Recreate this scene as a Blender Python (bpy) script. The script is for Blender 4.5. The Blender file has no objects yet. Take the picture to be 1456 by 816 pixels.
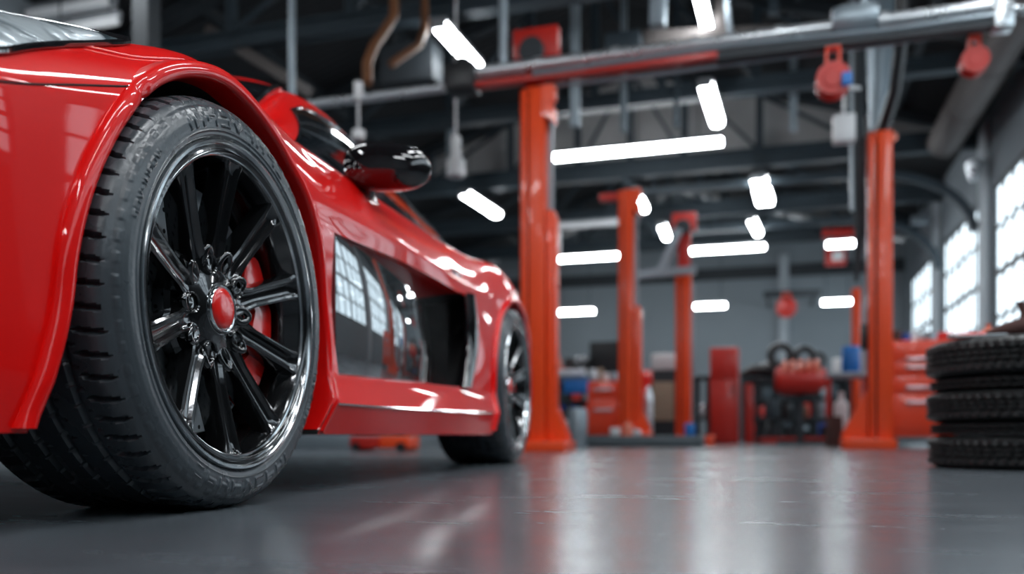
import bpy, bmesh, math, random
from mathutils import Vector, Matrix
random.seed(7)
PI = math.pi
R = math.radians
COL = bpy.context.scene.collection

# ------------------------------------------------------------------ camera frame
F = 1230.0            # focal length in pixels of a 1456x816 frame
CX, HY, H = 728.0, 619.0, 0.127
PSI = R(16.8)         # the hall's long axis lies this far right of the view direction
RV = (math.cos(PSI), math.sin(PSI))
FV = (-math.sin(PSI), math.cos(PSI))


def W(px, py, D):
    X = (px - CX) / F * D
    return Vector((RV[0] * X + FV[0] * D, RV[1] * X + FV[1] * D, H - (py - HY) / F * D))


def WZ(px, py, z):
    return W(px, py, (z - H) * F / (HY - py))


def WY(px, py, Y):
    k = (px - CX) / F
    return W(px, py, Y / (RV[1] * k + FV[1]))


def WX(px, py, X):
    k = (px - CX) / F
    return W(px, py, X / (RV[0] * k + FV[0]))


# ------------------------------------------------------------------ materials
MATS = {}


def mat(name, col, rough=0.5, metal=0.0, coat=0.0, var=0.0, scale=8.0, bump=0.0, bscale=60.0, spec=0.5, emit=None, es=0.0,
        rvar=0.0, detail=4.0, dist=0.01):
    m = bpy.data.materials.new(name)
    m.use_nodes = True
    nt = m.node_tree
    b = nt.nodes['Principled BSDF']
    b.inputs['Base Color'].default_value = (*col, 1)
    b.inputs['Roughness'].default_value = rough
    b.inputs['Metallic'].default_value = metal
    b.inputs['Coat Weight'].default_value = coat
    b.inputs['Coat Roughness'].default_value = 0.03
    b.inputs['Specular IOR Level'].default_value = spec
    tc = nt.nodes.new('ShaderNodeTexCoord')
    if var or rvar:
        n = nt.nodes.new('ShaderNodeTexNoise')
        n.inputs['Scale'].default_value = scale
        n.inputs['Detail'].default_value = detail
        nt.links.new(tc.outputs['Object'], n.inputs['Vector'])
        if var:
            mx = nt.nodes.new('ShaderNodeMix')
            mx.data_type = 'RGBA'
            mx.inputs[6].default_value = (*[c * (1 - var) for c in col], 1)
            mx.inputs[7].default_value = (*[min(1, c * (1 + var)) for c in col], 1)
            nt.links.new(n.outputs['Fac'], mx.inputs[0])
            nt.links.new(mx.outputs[2], b.inputs['Base Color'])
        if rvar:
            mr = nt.nodes.new('ShaderNodeMapRange')
            mr.inputs[1].default_value = 0.3
            mr.inputs[2].default_value = 0.7
            mr.inputs[3].default_value = max(0, rough - rvar)
            mr.inputs[4].default_value = rough + rvar
            nt.links.new(n.outputs['Fac'], mr.inputs[0])
            nt.links.new(mr.outputs[0], b.inputs['Roughness'])
    if bump:
        n2 = nt.nodes.new('ShaderNodeTexNoise')
        n2.inputs['Scale'].default_value = bscale
        n2.inputs['Detail'].default_value = 3
        nt.links.new(tc.outputs['Object'], n2.inputs['Vector'])
        bp = nt.nodes.new('ShaderNodeBump')
        bp.inputs['Strength'].default_value = bump
        bp.inputs['Distance'].default_value = dist
        nt.links.new(n2.outputs['Fac'], bp.inputs['Height'])
        nt.links.new(bp.outputs['Normal'], b.inputs['Normal'])
    if emit:
        b.inputs['Emission Color'].default_value = (*emit, 1)
        b.inputs['Emission Strength'].default_value = es
    MATS[name] = m
    return m


mat('car_red', (0.86, 0.004, 0.003), 0.40, 0.0, 0.75, var=0.04, scale=3, bump=0.03, bscale=3, dist=0.004, spec=0.1)
mat('gloss_black', (0.012, 0.012, 0.014), 0.06, 0.3, 1.0, var=0.2, spec=0.9)
mat('panel_glass', (0.30, 0.32, 0.33), 0.03, 0.85, 0.6, var=0.1, spec=1.0)
mat('rim_black', (0.045, 0.047, 0.05), 0.13, 0.85, 1.0, var=0.2, spec=0.9, bump=0.15, bscale=25, dist=0.004)
mat('rim_edge', (0.55, 0.58, 0.60), 0.16, 1.0, 0.3, rvar=0.06, scale=20)
mat('liner_black', (0.006, 0.006, 0.007), 0.8, var=0.3)
mat('rubber', (0.062, 0.074, 0.084), 0.28, var=0.35, scale=9, bump=0.25, bscale=120, dist=0.002, rvar=0.08, spec=0.6)
mat('old_rubber', (0.020, 0.021, 0.022), 0.42, var=0.3, bump=0.3, bscale=90)
mat('disc_steel', (0.62, 0.66, 0.69), 0.40, 0.6, rvar=0.15, scale=14, var=0.3)
mat('caliper_red', (0.88, 0.012, 0.008), 0.25, 0, 0.8, var=0.05)
mat('chrome', (0.75, 0.78, 0.8), 0.08, 1.0, var=0.1)
mat('tinted_glass', (0.006, 0.008, 0.011), 0.04, 0, 1.0, var=0.2, spec=0.8)
mat('orange_paint', (0.93, 0.078, 0.012), 0.35, 0, 0.3, var=0.08, scale=3, rvar=0.06)
mat('red_paint', (0.52, 0.018, 0.010), 0.4, 0, 0.2, var=0.1, scale=3)
mat('orange_red', (0.88, 0.065, 0.018), 0.38, 0, 0.3, var=0.08, scale=3)
mat('steel_blue', (0.040, 0.058, 0.072), 0.5, 0.2, var=0.2, scale=3)
mat('steel_dark', (0.022, 0.029, 0.035), 0.6, 0.1, var=0.25, scale=3)
mat('steel_light', (0.30, 0.36, 0.40), 0.4, 0.5, var=0.15, scale=4)
mat('roof_metal', (0.022, 0.023, 0.025), 0.6, 0.1, var=0.25, scale=2)
mat('wall_paint', (0.215, 0.25, 0.275), 0.85, var=0.12, scale=0.8)
mat('wall_light', (0.36, 0.40, 0.43), 0.85, var=0.12, scale=0.8)
mat('gable_grey', (0.50, 0.50, 0.50), 0.8, var=0.15, scale=1.5)
mat('pilaster', (0.48, 0.54, 0.58), 0.7, var=0.1, scale=1.5)
mat('frame_dark', (0.05, 0.06, 0.065), 0.5, var=0.2)
mat('silver', (0.62, 0.66, 0.69), 0.30, 0.75, rvar=0.08, scale=5)
mat('white_plastic', (0.80, 0.82, 0.83), 0.4, var=0.06)
mat('black_plastic', (0.012, 0.013, 0.015), 0.4, var=0.2)
mat('blue_plastic', (0.01, 0.17, 0.55), 0.4, var=0.15)
mat('navy_plastic', (0.01, 0.05, 0.28), 0.4, var=0.15)
mat('beige_board', (0.36, 0.28, 0.20), 0.7, var=0.12)
mat('brown_duct', (0.20, 0.085, 0.04), 0.5, var=0.2)
mat('brown_grey', (0.12, 0.105, 0.10), 0.6, 0.2, var=0.15)
mat('pink_handle', (0.75, 0.55, 0.58), 0.25, 0.6, var=0.05)
mat('salmon', (0.80, 0.22, 0.14), 0.4, var=0.1)
mat('rag_brown', (0.09, 0.04, 0.035), 0.85, var=0.3, bump=0.6, bscale=40)
mat('yellow_paint', (0.6, 0.42, 0.03), 0.5, var=0.1)
mat('platform_grey', (0.10, 0.125, 0.14), 0.6, var=0.2)
mat('lamp_on', (0.9, 0.9, 0.9), 0.4, emit=(0.93, 0.97, 1.0), es=19.0, var=0.02)
mat('lamp_housing', (0.30, 0.32, 0.34), 0.4, 0.3, var=0.1)


def headlight_mat():
    m = mat('headlight', (0.45, 0.55, 0.6), 0.2, 0.35, 1.0)
    nt = m.node_tree
    b = nt.nodes['Principled BSDF']
    tc = nt.nodes.new('ShaderNodeTexCoord')
    n = nt.nodes.new('ShaderNodeTexNoise')
    n.inputs['Scale'].default_value = 11
    n.inputs['Distortion'].default_value = 1.2
    n.inputs['Detail'].default_value = 3
    mp = nt.nodes.new('ShaderNodeMapping')
    mp.inputs['Scale'].default_value = (0.5, 1, 2.4)
    nt.links.new(tc.outputs['Object'], mp.inputs[0])
    nt.links.new(mp.outputs[0], n.inputs['Vector'])
    cr = nt.nodes.new('ShaderNodeValToRGB')
    e = cr.color_ramp.elements
    e[0].position = 0.34
    e[0].color = (0.06, 0.10, 0.12, 1)
    e[1].position = 0.56
    e[1].color = (0.75, 0.83, 0.87, 1)
    nt.links.new(n.outputs['Fac'], cr.inputs[0])
    nt.links.new(cr.outputs[0], b.inputs['Base Color'])
    bp = nt.nodes.new('ShaderNodeBump')
    bp.inputs['Strength'].default_value = 0.35
    bp.inputs['Distance'].default_value = 0.01
    nt.links.new(n.outputs['Fac'], bp.inputs['Height'])
    nt.links.new(bp.outputs['Normal'], b.inputs['Normal'])


headlight_mat()


def floor_mat():
    m = mat('floor_concrete', (0.05, 0.056, 0.062), 0.3, 0.0, 0.0, spec=0.6)
    nt = m.node_tree
    b = nt.nodes['Principled BSDF']
    tc = nt.nodes.new('ShaderNodeTexCoord')
    mp = nt.nodes.new('ShaderNodeMapping')
    mp.inputs['Rotation'].default_value = (0, 0, R(-16.8))
    mp.inputs['Scale'].default_value = (0.8, 3.4, 1.0)
    nt.links.new(tc.outputs['Object'], mp.inputs[0])
    n = nt.nodes.new('ShaderNodeTexNoise')
    n.inputs['Scale'].default_value = 2.2
    n.inputs['Detail'].default_value = 8
    n.inputs['Roughness'].default_value = 0.65
    nt.links.new(mp.outputs[0], n.inputs['Vector'])
    mx = nt.nodes.new('ShaderNodeMix')
    mx.data_type = 'RGBA'
    mx.inputs[6].default_value = (0.068, 0.080, 0.092, 1)
    mx.inputs[7].default_value = (0.13, 0.15, 0.168, 1)
    nt.links.new(n.outputs['Fac'], mx.inputs[0])
    nt.links.new(mx.outputs[2], b.inputs['Base Color'])
    mr = nt.nodes.new('ShaderNodeMapRange')
    mr.inputs[1].default_value = 0.35
    mr.inputs[2].default_value = 0.65
    mr.inputs[3].default_value = 0.23
    mr.inputs[4].default_value = 0.28
    nt.links.new(n.outputs['Fac'], mr.inputs[0])
    nt.links.new(mr.outputs[0], b.inputs['Roughness'])
    n2 = nt.nodes.new('ShaderNodeTexNoise')
    n2.inputs['Scale'].default_value = 40
    n2.inputs['Detail'].default_value = 2
    nt.links.new(mp.outputs[0], n2.inputs['Vector'])
    bp = nt.nodes.new('ShaderNodeBump')
    bp.inputs['Strength'].default_value = 0.02
    bp.inputs['Distance'].default_value = 0.01
    nt.links.new(n2.outputs['Fac'], bp.inputs['Height'])


floor_mat()


def pane_mat():
    m = bpy.data.materials.new('window_glass')
    m.use_nodes = True
    nt = m.node_tree
    nt.nodes.clear()
    out = nt.nodes.new('ShaderNodeOutputMaterial')
    tr = nt.nodes.new('ShaderNodeBsdfTransparent')
    tr.inputs[0].default_value = (0.93, 0.97, 0.99, 1)
    gl = nt.nodes.new('ShaderNodeBsdfGlossy')
    gl.inputs['Roughness'].default_value = 0.02
    mx = nt.nodes.new('ShaderNodeMixShader')
    mx.inputs[0].default_value = 0.06
    nt.links.new(tr.outputs[0], mx.inputs[1])
    nt.links.new(gl.outputs[0], mx.inputs[2])
    nt.links.new(mx.outputs[0], out.inputs[0])
    MATS['window_glass'] = m


pane_mat()


# ------------------------------------------------------------------ mesh builder
class MB:
    def __init__(s):
        s.v = []
        s.f = []
        s.mi = []
        s.cur = 0

    def add(s, vs, fs):
        o = len(s.v)
        s.v += [tuple(v) for v in vs]
        for f in fs:
            s.f.append([i + o for i in f])
            s.mi.append(s.cur)
        return s

    def box(s, c, d, rz=0.0, taper=1.0):
        x, y, z = d[0] / 2, d[1] / 2, d[2] / 2
        vs = []
        for k in (-1, 1):
            t = taper if k == 1 else 1
            for a, b in ((-1, -1), (1, -1), (1, 1), (-1, 1)):
                px, py = a * x * t, b * y * t
                vs.append((c[0] + px * math.cos(rz) - py * math.sin(rz), c[1] + px * math.sin(rz) + py * math.cos(rz), c[2] + k * z))
        return s.add(vs, [(3, 2, 1, 0), (4, 5, 6, 7), (0, 1, 5, 4), (1, 2, 6, 5), (2, 3, 7, 6), (3, 0, 4, 7)])

    def bb(s, x0, x1, y0, y1, z0, z1):
        return s.box(((x0 + x1) / 2, (y0 + y1) / 2, (z0 + z1) / 2), (abs(x1 - x0), abs(y1 - y0), abs(z1 - z0)))

    def cyl(s, a, b, r, r2=None, n=20):
        return s.tube([a, b], [r, r if r2 is None else r2], n)

    def tube(s, pts, rr, n=12):
        pts = [Vector(p) for p in pts]
        if not isinstance(rr, (list, tuple)):
            rr = [rr] * len(pts)
        vs = []
        up = None
        for i, p in enumerate(pts):
            t = (pts[min(i + 1, len(pts) - 1)] - pts[max(i - 1, 0)]).normalized()
            if up is None:
                up = Vector((0, 0, 1)) if abs(t.z) < 0.9 else Vector((1, 0, 0))
            u = t.cross(up).normalized()
            w = u.cross(t).normalized()
            up = w
            for k in range(n):
                a = 2 * PI * k / n
                vs.append(p + (u * math.cos(a) + w * math.sin(a)) * rr[i])
        fs = []
        for i in range(len(pts) - 1):
            for k in range(n):
                k2 = (k + 1) % n
                fs.append((i * n + k, i * n + k2, (i + 1) * n + k2, (i + 1) * n + k))
        fs.append(tuple(range(n))[::-1])
        fs.append(tuple((len(pts) - 1) * n + k for k in range(n)))
        return s.add(vs, fs)

    def beam(s, a, b, w, h):
        """box beam between two points, h measured near-vertical"""
        a, b = Vector(a), Vector(b)
        t = (b - a).normalized()
        up = Vector((0, 0, 1)) if abs(t.z) < 0.95 else Vector((0, 1, 0))
        u = t.cross(up).normalized()
        v = u.cross(t).normalized()
        vs = []
        for p in (a, b):
            for i, j in ((-1, -1), (1, -1), (1, 1), (-1, 1)):
                vs.append(p + u * (i * w / 2) + v * (j * h / 2))
        return s.add(vs, [(0, 1, 2, 3), (7, 6, 5, 4), (0, 4, 5, 1), (1, 5, 6, 2), (2, 6, 7, 3), (3, 7, 4, 0)])

    def lathe(s, prof, n=64, c=(0, 0, 0), axis='Y', close=False):
        """prof: list of (radius, height along the axis)"""
        vs = []
        m = len(prof)
        for k in range(n):
            a = 2 * PI * k / n
            for r, h in prof:
                if axis == 'Y':
                    vs.append((c[0] + r * math.cos(a), c[1] + h, c[2] + r * math.sin(a)))
                elif axis == 'X':
                    vs.append((c[0] + h, c[1] + r * math.cos(a), c[2] + r * math.sin(a)))
                else:
                    vs.append((c[0] + r * math.cos(a), c[1] + r * math.sin(a), c[2] + h))
        fs = []
        for k in range(n):
            k2 = (k + 1) % n
            for i in range(m if close else m - 1):
                j = (i + 1) % m
                fs.append((k * m + i, k * m + j, k2 * m + j, k2 * m + i))
        return s.add(vs, fs)

    def prism(s, poly, o, u, v, w, t):
        """poly of (a, b) in the plane o + a*u + b*v, extruded by t along w"""
        o, u, v, w = Vector(o), Vector(u), Vector(v), Vector(w)
        n = len(poly)
        vs = [o + u * a + v * b for a, b in poly] + [o + u * a + v * b + w * t for a, b in poly]
        fs = [tuple(range(n))[::-1], tuple(range(n, 2 * n))]
        for i in range(n):
            j = (i + 1) % n
            fs.append((i, j, n + j, n + i))
        return s.add(vs, fs)

    def grid(s, rows, thick=None):
        m = len(rows[0])
        vs = [p for r in rows for p in r]
        fs = []
        for i in range(len(rows) - 1):
            for j in range(m - 1):
                fs.append((i * m + j, i * m + j + 1, (i + 1) * m + j + 1, (i + 1) * m + j))
        return s.add(vs, fs)

    def build(s, name, m, parent=None, smooth=35, bevel=0.0, recalc=True, solid=0.0):
        me = bpy.data.meshes.new(name)
        me.from_pydata(s.v, [], s.f)
        ms = m if isinstance(m, (list, tuple)) else [m]
        for k in ms:
            me.materials.append(MATS[k] if isinstance(k, str) else k)
        for p, i in zip(me.polygons, s.mi):
            p.material_index = i
        bm = bmesh.new()
        bm.from_mesh(me)
        if recalc:
            bmesh.ops.recalc_face_normals(bm, faces=bm.faces)
        if solid:
            bmesh.ops.solidify(bm, geom=bm.faces[:], thickness=solid)
            bmesh.ops.recalc_face_normals(bm, faces=bm.faces)
        if bevel:
            es = [e for e in bm.edges if len(e.link_faces) == 2 and e.calc_face_angle(0) > R(30)]
            bmesh.ops.bevel(bm, geom=es, offset=bevel, segments=2, affect='EDGES', profile=0.5, clamp_overlap=True)
        bm.to_mesh(me)
        bm.free()
        if smooth:
            me.shade_smooth()
            me.set_sharp_from_angle(angle=R(smooth))
        o = bpy.data.objects.new(name, me)
        COL.objects.link(o)
        if parent is not None:
            o.parent = parent
        return o


def tag(o, label=None, cat=None, group=None, kind=None):
    if label:
        o['label'] = label
    if cat:
        o['category'] = cat
    if group:
        o['group'] = group
    if kind:
        o['kind'] = kind
    return o


def empty(name, loc=(0, 0, 0), rz=0.0, parent=None):
    o = bpy.data.objects.new(name, None)
    COL.objects.link(o)
    o.location = loc
    o.rotation_euler = (0, 0, rz)
    o.empty_display_size = 0.1
    if parent is not None:
        o.parent = parent
    return o


def copy_tree(o, parent=None, skip=()):
    c = o.copy()
    COL.objects.link(c)
    c.parent = parent
    for ch in list(o.children):
        if ch.name.split('.')[0] not in skip:
            copy_tree(ch, c)
    return c


# ================================================================== THE CAR
# car frame: x rearwards from the front hub, y outwards (towards the windows), z up
TH = R(11.8)
car_o = (-0.4727, 1.518)
cw = (RV[0] * car_o[0] + FV[0] * car_o[1], RV[1] * car_o[0] + FV[1] * car_o[1])
# camera-frame rearward direction (sin, cos) -> world
rx = (RV[0] * math.sin(TH) + FV[0] * math.cos(TH), RV[1] * math.sin(TH) + FV[1] * math.cos(TH))
car_rz = math.atan2(rx[1], rx[0])
car = empty('sports_car', (cw[0], cw[1], 0), car_rz)
# outward must be the camera-frame vector (cos, -sin): that is the car frame's -y, so mirror the sign in SY
SY = -1.0
tag(car, 'glossy red low sports car with black wheels parked on the grey floor at left', 'car')


def cp(x, y, z):
    return (x, SY * y, z)


def interp(keys, x):
    """monotone-ish cubic through sorted (x, v...) keys"""
    n = len(keys)
    if x <= keys[0][0]:
        return keys[0][1:]
    if x >= keys[-1][0]:
        return keys[-1][1:]
    for i in range(n - 1):
        if keys[i][0] <= x <= keys[i + 1][0]:
            break
    x0, x1 = keys[i][0], keys[i + 1][0]
    h = x1 - x0
    t = (x - x0) / h
    out = []
    for c in range(1, len(keys[0])):
        d = (keys[i + 1][c] - keys[i][c]) / h
        dl = (keys[i][c] - keys[i - 1][c]) / (x0 - keys[i - 1][0]) if i > 0 else d
        dr = (keys[i + 2][c] - keys[i + 1][c]) / (keys[i + 2][0] - x1) if i + 2 < n else d
        m0 = 0 if dl * d <= 0 else 2 * dl * d / (dl + d)
        m1 = 0 if dr * d <= 0 else 2 * dr * d / (dr + d)
        if i == 0:
            m0 = d
        if i + 2 >= n:
            m1 = d
        out.append((2 * t**3 - 3 * t**2 + 1) * keys[i][c] + (t**3 - 2 * t**2 + t) * h * m0 + (-2 * t**3 + 3 * t**2) * keys[i + 1][c] + (t**3 - t**2) * h * m1)
    return tuple(out)


YC = -0.95      # centre line of the car
LINES = [
    [(-1.05, YC, .16), (3.4, YC, .16)],
    [(-1.05, -.16, .135), (-.2, -.14, .126), (2.7, -.14, .126), (3.4, -.16, .20)],
    [(-1.05, -.08, .14), (-.45, -.055, .130), (.3, -.03, .130), (1.9, -.02, .130), (2.8, -.03, .14), (3.4, -.08, .22)],
    [(-1.05, -.06, .20), (-.45, -.045, .195), (.3, -.008, .197), (1.9, -.005, .215), (2.8, -.02, .25), (3.4, -.06, .3)],
    [(-1.05, -.05, .26), (-.45, -.042, .262), (.3, -.035, .262), (1.9, -.028, .29), (2.8, -.02, .32), (3.4, -.06, .36)],
    [(-1.05, -.05, .38), (-.45, -.04, .42), (.3, -.05, .43), (1.3, -.055, .45), (1.95, -.028, .45), (2.5, -.015, .45), (3.4, -.05, .46)],
    [(-1.05, -.06, .44), (-.45, -.042, .54), (0, -.042, .60), (.5, -.045, .595), (1.0, -.030, .63), (1.6, -.03, .645), (2.0, -.03, .64), (2.5, -.015, .62), (3.0, -.03, .56), (3.4, -.06, .53)],
    [(-1.05, -.09, .475), (-.5, -.052, .575), (-.2, -.050, .662), (.05, -.050, .745), (.3, -.052, .705), (.5, -.045, .675), (1.0, -.035, .685), (1.6, -.04, .70), (2.0, -.035, .715), (2.45, -.016, .75), (2.8, -.03, .70), (3.1, -.05, .62), (3.4, -.08, .57)],
    [(-1.05, -.15, .495), (-.6, -.10, .60), (-.2, -.088, .712), (.05, -.085, .792), (.3, -.10, .785), (.5, -.10, .768), (1.0, -.10, .778), (1.6, -.105, .80), (2.0, -.085, .825), (2.35, -.065, .862), (2.6, -.06, .825), (2.85, -.065, .775), (3.1, -.10, .67), (3.4, -.12, .59)],
    [(-1.05, -.24, .505), (-.6, -.18, .63), (-.4, -.17, .69), (-.2, -.165, .752), (.05, -.165, .820), (.3, -.17, .84), (.5, -.19, .842), (1.0, -.19, .850), (1.6, -.19, .862), (2.0, -.19, .866), (2.35, -.17, .885), (2.6, -.16, .84), (2.85, -.17, .79), (3.1, -.2, .69), (3.4, -.22, .60)],
    [(-1.05, -.45, .515), (-.6, -.42, .64), (0, -.42, .76), (.5, -.42, .835), (2.0, -.42, .85), (2.6, -.42, .84), (3.0, -.42, .76), (3.4, -.45, .61)],
    [(-1.05, YC, .52), (-.6, YC, .65), (0, YC, .77), (.5, YC, .84), (2.0, YC, .86), (2.6, YC, .85), (3.0, YC, .77), (3.4, YC, .62)],
]


def wtaper(x):
    if x < -0.5:
        u = min(1, (-0.5 - x) / 0.60)
        return max(0.05, (1 - u**2.6)) ** (1 / 2.4)
    if x > 2.85:
        u = min(1, (x - 2.85) / 0.62)
        return max(0.05, (1 - u**2.4)) ** (1 / 2.4)
    return 1.0


def catmull(P, i, t):
    p0 = P[max(i - 1, 0)]
    p1, p2 = P[i], P[i + 1]
    p3 = P[min(i + 2, len(P) - 1)]
    return tuple(0.5 * (2 * b + (c - a) * t + (2 * a - 5 * b + 4 * c - d) * t * t + (-a + 3 * b - 3 * c + d) * t**3) for a, b, c, d in zip(p0, p1, p2, p3))


def body_ctrl(x):
    w = wtaper(x)
    P = []
    for L in LINES:
        y, z = interp(L, x)
        P.append((YC + (y - YC) * w, z))
    return P


def body_pt(P, t):
    """t in 0..11 along the feature lines; straight below the sill top, smooth above"""
    i = min(int(t), 10)
    f = t - i
    if i < 4:
        return tuple(a + (b - a) * f for a, b in zip(P[i], P[i + 1]))
    Q = P[4:]
    return catmull(Q, i - 4, f)


def side_y(x, z):
    P = body_ctrl(x)
    best = None
    prev = body_pt(P, 2.0)
    for k in range(1, 71):
        q = body_pt(P, 2.0 + k * 0.1)
        if (prev[1] - z) * (q[1] - z) <= 0 and q[1] != prev[1]:
            f = (z - prev[1]) / (q[1] - prev[1])
            return prev[0] + (q[0] - prev[0]) * f
        prev = q
    return (body_pt(P, 2.0) if z < 0.3 else prev)[0]


TS = [0, .5, 1] + [1.5, 2, 2.5, 3, 3.33, 3.67, 4] + [4 + k / 6 for k in range(1, 43)]
NX = 200
xs = [-1.05 + (3.4 + 1.05) * i / NX for i in range(NX + 1)]
bodym = MB()
ring = 2 * len(TS) - 2
for x in xs:
    P = body_ctrl(x)
    half = [body_pt(P, t) for t in TS]
    for y, z in half:
        bodym.v.append(cp(x, y, z))
    for y, z in half[-2:0:-1]:
        bodym.v.append(cp(x, 2 * YC - y, z))
for i in range(NX):
    for k in range(ring):
        k2 = (k + 1) % ring
        bodym.f.append((i * ring + k, i * ring + k2, (i + 1) * ring + k2, (i + 1) * ring + k))
bodym.f.append(tuple(range(ring)))
bodym.f.append(tuple(NX * ring + k for k in range(ring))[::-1])
bodym.mi = [0] * len(bodym.f)
body = bodym.build('body', ['car_red', 'liner_black'], car, smooth=0)

# cutters: wheel wells, the recess of the door side, the air intake
FA, RA = (0.025, 0.335, 0.418), (2.45, 0.338, 0.385)
WB = 2.448


def cutter(mb, mname):
    o = mb.build('cutter', [mname], None, smooth=0)
    o.parent = car
    md = body.modifiers.new('b', 'BOOLEAN')
    md.operation = 'DIFFERENCE'
    md.object = o
    md.solver = 'EXACT'
    md.material_mode = 'TRANSFER'
    return o


FRAD = [(-40, .400), (0, .413), (35, .428), (52, .426), (70, .420), (88, .418), (106, .405), (122, .393), (131, .386), (146, .385), (162, .391), (180, .405)]


def arch_pt(A, deg, dr):
    """point of a wheel arch, dr outside its inner edge; below the axle height the leading edge runs down and forwards"""
    ax, az, ar = A
    k = 1.0
    rad = interp(FRAD, min(deg, 180))[0] if A is FA else ar
    if deg <= 180:
        return ax + math.cos(R(deg)) * (rad + dr), az + math.sin(R(deg)) * (rad + dr)
    q = (deg - 180) / 30.0
    lean = .060 if A is FA else .055
    return ax - (rad + dr) - lean * q ** 1.4, az - .206 * q


cutters = []
for A_ in (FA, RA):
    poly = [arch_pt(A_, -30 + i * 2.5, 0) for i in range(97)]
    poly = [(poly[0][0], .02)] + poly + [(poly[-1][0] - .01, .02)]
    for side in (0, 1):
        m_ = MB()
        y0, y1 = (-0.40, 0.2) if side == 0 else (2 * YC - 0.2, 2 * YC + 0.40)
        m_.prism(poly, cp(0, y0, 0), (1, 0, 0), (0, 0, 1), (0, SY, 0), (y1 - y0))
        cutters.append(cutter(m_, 'liner_black'))
REC = [(.50, .268), (1.0, .282), (1.5, .296), (1.66, .302), (1.71, .36), (1.755, .46), (1.775, .56), (1.77, .630), (1.3, .628), (.9, .618), (.50, .600)]
for side in (0, 1):
    y0, y1 = (-0.105, 0.2) if side == 0 else (2 * YC - 0.2, 2 * YC + 0.105)
    m_ = MB()
    m_.prism([(a, b) for a, b in REC], cp(0, y0, 0), (1, 0, 0), (0, 0, 1), (0, SY, 0), (y1 - y0))
    cutters.append(cutter(m_, 'car_red'))
    m_ = MB()
    y0, y1 = (-0.32, 0.2) if side == 0 else (2 * YC - 0.2, 2 * YC + 0.32)
    m_.prism([(1.563, .293), (1.662, .298), (1.715, .357), (1.760, .459), (1.780, .56), (1.774, .634), (1.563, .632)], cp(0, y0, 0), (1, 0, 0), (0, 0, 1), (0, SY, 0), (y1 - y0))
    cutters.append(cutter(m_, 'liner_black'))
bpy.context.view_layer.update()
dg = bpy.context.evaluated_depsgraph_get()
nm = bpy.data.meshes.new_from_object(body.evaluated_get(dg))
body.modifiers.clear()
body.data = nm
for c in cutters:
    bpy.data.objects.remove(c)
nm.shade_smooth()
nm.set_sharp_from_angle(angle=R(28))


# ---- wheel arch lips
def arch(A_, a0, a1, wid=0.030, push=0.009, split=None, mir=False):
    mb = MB()
    prof = [(0.000, -0.06), (0.000, -.004), (0.003, .004), (0.010, .009), (0.020, .0105), (0.030, .008), (0.038, .003), (0.042, -.008), (.042, -.03)]
    prof = [(r * wid / 0.042, y * .8 + push - 0.010) for r, y in prof]
    rows = []
    n = 110
    for i in range(n + 1):
        dg = a0 + (a1 - a0) * i / n
        a = R(dg)
        fade = min(1, max(0, (dg + 22) / 22))
        row = []
        for r, yo in prof:
            x, z = arch_pt(A_, dg, r - .002)
            # base plane: the body surface, never further inboard than the lip plane
            yb = side_y(*arch_pt(A_, dg, .03))
            yb = max(yb, -0.052)
            yb = yb + 0.008
            if yo < -.05:
                yo -= .12
            if split and abs(math.degrees(a) - split) < 0.7:
                yo -= 0.006
            y = yb + yo - .008 * (1 - fade)
            if mir:
                y = 2 * YC - y
            row.append(cp(x, y, max(z, .1305)))
        rows.append(row)
    mb.grid(rows)
    return mb.build('wheel_arch', 'car_red', car, smooth=50)


arch(FA, -29, 209, split=129)
arch(RA, -28, 208, wid=0.026)
arch(FA, -29, 209, mir=True)
arch(RA, -28, 208, wid=0.026, mir=True)

# ---- door glass panel, dark blade, small slot
for mir in (0, 1):
    fy = (lambda y: y) if not mir else (lambda y: 2 * YC - y)
    mb = MB()
    mb.prism([(.520, .272), (1.56, .300), (1.56, .640), (.9, .622), (.520, .604)], cp(0, fy(-.092), 0), (1, 0, 0), (0, 0, 1), (0, SY * (1 if not mir else -1), 0), .018)
    mb.v = [(v[0], v[1] + SY * (1 if not mir else -1) * .024 * (1 - (v[0] - .52) / 1.04), v[2]) for v in mb.v]
    mb.build('door_panel', 'panel_glass', car, bevel=.003)
    mb = MB()
    rows = []
    for i in range(21):
        f = i / 20
        z = .298 + f * .345
        xc = 1.575 + .085 * math.sin(f * PI * .80)
        row = []
        for a, yo in ((.022, -.058), (.012, -.045), (.010, -.030), (.018, -.012), (.036, -.004), (.06, -.010), (.075, -.026), (.082, -.05)):
            wd = 1.1 + 0.6 * math.sin(PI * min(1, .06 + f * .9))
            row.append(cp(xc + a * wd, fy(yo), z))
        rows.append(row)
    mb.grid(rows)
    mb.build('intake_blade', 'gloss_black', car, smooth=50, solid=.004)
    mb = MB()
    yy = side_y(1.53, .69)
    mb.prism([(1.47, .682), (1.59, .686), (1.59, .702), (1.47, .698)], cp(0, fy(yy - .02), 0), (1, 0, 0), (0, 0, 1), (0, SY * (1 if not mir else -1), 0), .024)
    mb.build('door_handle', 'gloss_black', car, bevel=.002)

# bumper shut line and the crease running back from the headlight
for keys, m_, rad_, nm_ in (([(-.60, 6.1), (-.5, 6.35), (-.36, 6.82), (-.23, 7.0)], 'liner_black', .0016, 'shut_line'), ([(-.30, 8.15), (-.2, 8.1), (-.10, 8.05), (-.04, 8.0)], 'car_red', .004, 'crease')):
    for mir in (0, 1):
        mb = MB()
        pts = []
        for i in range(31):
            x = keys[0][0] + (keys[-1][0] - keys[0][0]) * i / 30
            y, z = body_pt(body_ctrl(x), interp(keys, x)[0])
            pts.append(cp(x, y if not mir else 2 * YC - y, z))
        mb.tube(pts, rad_, 8)
        mb.build(nm_, m_, car, smooth=60)

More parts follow.
